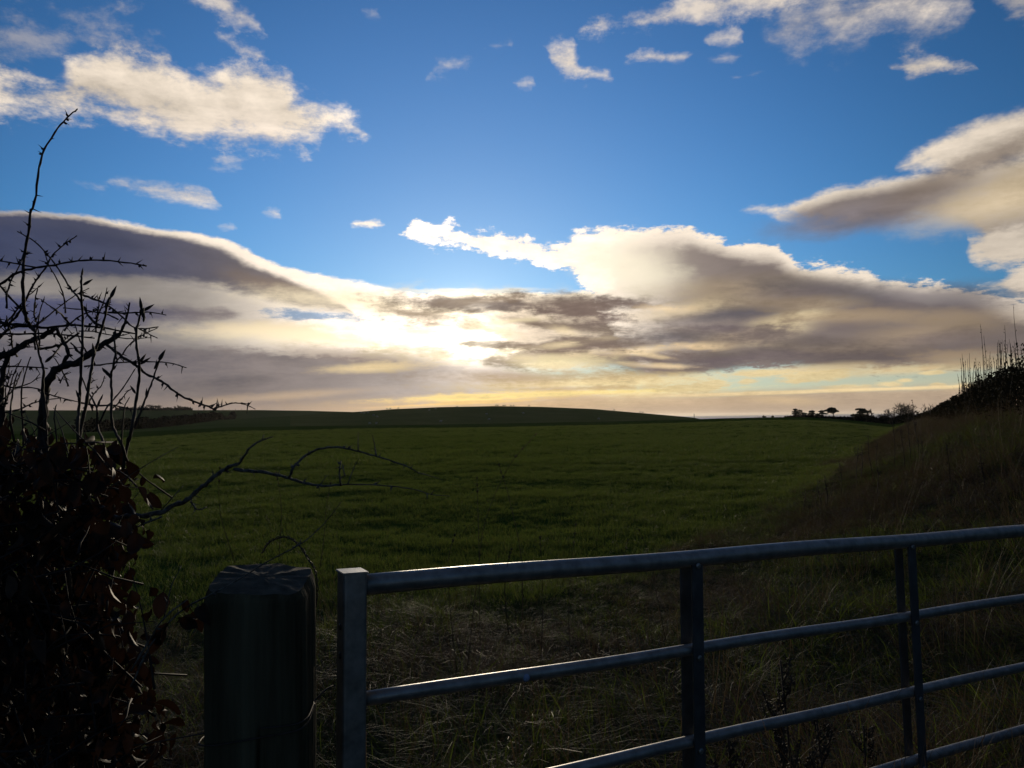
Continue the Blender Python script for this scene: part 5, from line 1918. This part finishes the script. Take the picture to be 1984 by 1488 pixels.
def dock(px, y, h, label, group, seed):
    """a dead dock: a stiff branched stem packed with dark seed whorls"""
    r = random.Random(seed)
    d = ray(px, 1200)
    x = d.x / d.y * y
    z = gz(x, y) - 0.03
    root = empty('dock_plant', (x, y, z), label, 'weed', group)
    p0 = Vector((x, y, z))
    tops = []
    g = Geo()
    tip = p0 + Vector((r.uniform(-0.05, 0.05), 0, h))
    g.tube([p0, p0 * 0.5 + tip * 0.5 + Vector((0.012, 0, 0)), tip], [0.006, 0.005, 0.003], 7)
    tops.append((p0, tip))
    for k in range(8):
        t = 0.40 + 0.07 * k
        b = p0 + (tip - p0) * t
        an = r.uniform(0, 2 * math.pi)
        e = b + Vector((math.cos(an) * 0.55, math.sin(an) * 0.55, 1.0)) * h * 0.30 * (1.25 - t)
        g.tube([b, b * 0.5 + e * 0.5 + Vector((math.cos(an), math.sin(an), 0)) * 0.012, e], [0.0035, 0.003, 0.0018], 5)
        tops.append((b, e))
    g.obj('stem', m_stalk.m, root)
    for (a, b) in tops:
        P = []
        for q in range(70):
            t = r.uniform(0.3, 1.0) if (b - a).length < h * 0.6 else r.uniform(0.6, 1.0)
            c = a + (b - a) * t
            an = r.uniform(0, 2 * math.pi)
            rad = 0.013 * r.uniform(0.3, 1.1)
            P.append((c.x + math.cos(an) * rad, c.y + math.sin(an) * rad, c.z + r.uniform(-0.006, 0.006)))
        V, F = flakes(P, 0.0065, seed)
        o = link('seed_spike', mesh_fast('seed_spike', V, F), None, m_stalk.m)
        add_parent(o, root)
    return root


GD = 'dark dock plants gone to seed at the gate'
dock(1530, 2.75, 0.78, 'tallest dark dock plant gone to seed in the middle of the gate', GD, 1)
dock(1487, 2.62, 0.66, 'dark dock plant just left of the tallest one at the gate', GD, 2)
dock(1590, 2.70, 0.62, 'dark dock plant between the tallest one and the second upright', GD, 3)
dock(1420, 2.55, 0.60, 'dark dock plant close beside the first gate upright', GD, 4)
dock(1660, 2.80, 0.52, 'lowest dark dock plant towards the right of the gate', GD, 5)


def grass_stem(pts, d0, label, group=None, rd=0.0011):
    P = [Vector(p) for p in spline([tuple(at(px, py, d0 - 0.02 * i)) for i, (px, py) in enumerate(pts)], 4)]
    g0 = P[0]
    t = empty('grass_stem', tuple(g0), label, 'grass stem', group)
    n = len(P)
    g = Geo(); g.tube(P, [rd * (1.2 - 0.7 * i / n) for i in range(n)], 5)
    g.obj('stem', m_straw.m, t)
    g = Geo()
    r = random.Random(int(pts[-1][0]))
    for q in range(16):
        i = n - 1 - int(r.random() ** 1.3 * n * 0.22)
        d = (P[i] - P[i - 1]).normalized()
        s = (d + Vector((r.uniform(-1, 1), r.uniform(-1, 1), r.uniform(-1, 1))) * 0.35).normalized()
        g.tube([P[i], P[i] + s * 0.006, P[i] + s * 0.011], [0.0004, 0.0011, 0.0003], 4)
    g.obj('seed_head', m_straw.m, t)
    return t


GS = 'tall dead grass stems in front of the field'
for pts, d0, lb in (([(905, 1300), (925, 1120), (940, 1010), (985, 905), (1035, 845)], 2.2, 'pale tall grass stem leaning right across the middle of the field'),
                    ([(1012, 1200), (1010, 1080), (985, 960), (968, 905)], 2.3, 'pale thin grass stem crossing the right-leaning one'),
                    ([(930, 1250), (929, 1110), (926, 990), (924, 930)], 2.4, 'upright faint grass stem above the left of the gate'),
                    ([(885, 1300), (872, 1180), (868, 1090), (880, 1040)], 2.1, 'short grass stem leaning over the top rail near its left end'),
                    ([(1048, 1280), (1052, 1180), (1050, 1100), (1047, 1046)], 2.3, 'straight grass stem rising past the top rail mid-left'),
                    ([(1105, 1290), (1102, 1180), (1108, 1090), (1115, 1020)], 2.5, 'grass stem curving right above the top rail'),
                    ([(1200, 1290), (1195, 1190), (1203, 1110), (1215, 1050)], 2.6, 'grass stem left of the first upright, tip above the rail'),
                    ([(1290, 1240), (1272, 1150), (1262, 1090), (1240, 1030)], 2.7, 'grass stem bending left above the rail by the first upright'),
                    ([(985, 1230), (978, 1150), (982, 1100), (990, 1068)], 2.0, 'dark short grass stem just topping the rail'),
                    ([(540, 1080), (545, 1010), (543, 960), (536, 920)], 2.6, 'faint grass stem behind the loose wire loop'),
                    ([(620, 1100), (628, 1040), (632, 985), (640, 940)], 2.6, 'faint grass stem between the wire loop and the gate'),
                    ([(455, 1090), (430, 1010), (424, 960), (426, 910)], 2.5, 'faint grass stem rising left of the timber post')):
    grass_stem(pts, d0, lb, GS)
# ------------------------------------------------------------------ the air over the view
bm = bmesh.new()
bmesh.ops.create_cube(bm, size=1.0)
bmesh.ops.scale(bm, vec=(64000, 64000, 120.0), verts=bm.verts)
bmesh.ops.translate(bm, vec=(0, 0, -72 + 60.0), verts=bm.verts)
hz = bpy.data.meshes.new('haze'); bm.to_mesh(hz); bm.free()
m_haze = bpy.data.materials.new('air')
m_haze.use_nodes = True
ht = m_haze.node_tree
ht.nodes.clear()
ho = ht.nodes.new('ShaderNodeOutputMaterial')
hv_ = ht.nodes.new('ShaderNodeVolumePrincipled')
hv_.inputs['Color'].default_value = (0.95, 0.90, 0.82, 1)
hv_.inputs['Density'].default_value = 0.000025
hv_.inputs['Anisotropy'].default_value = 0.55
ht.links.new(hv_.outputs[0], ho.inputs['Volume'])
tag(link('haze', hz, None, m_haze), 'thin pale sea haze over the whole view', kind='stuff')
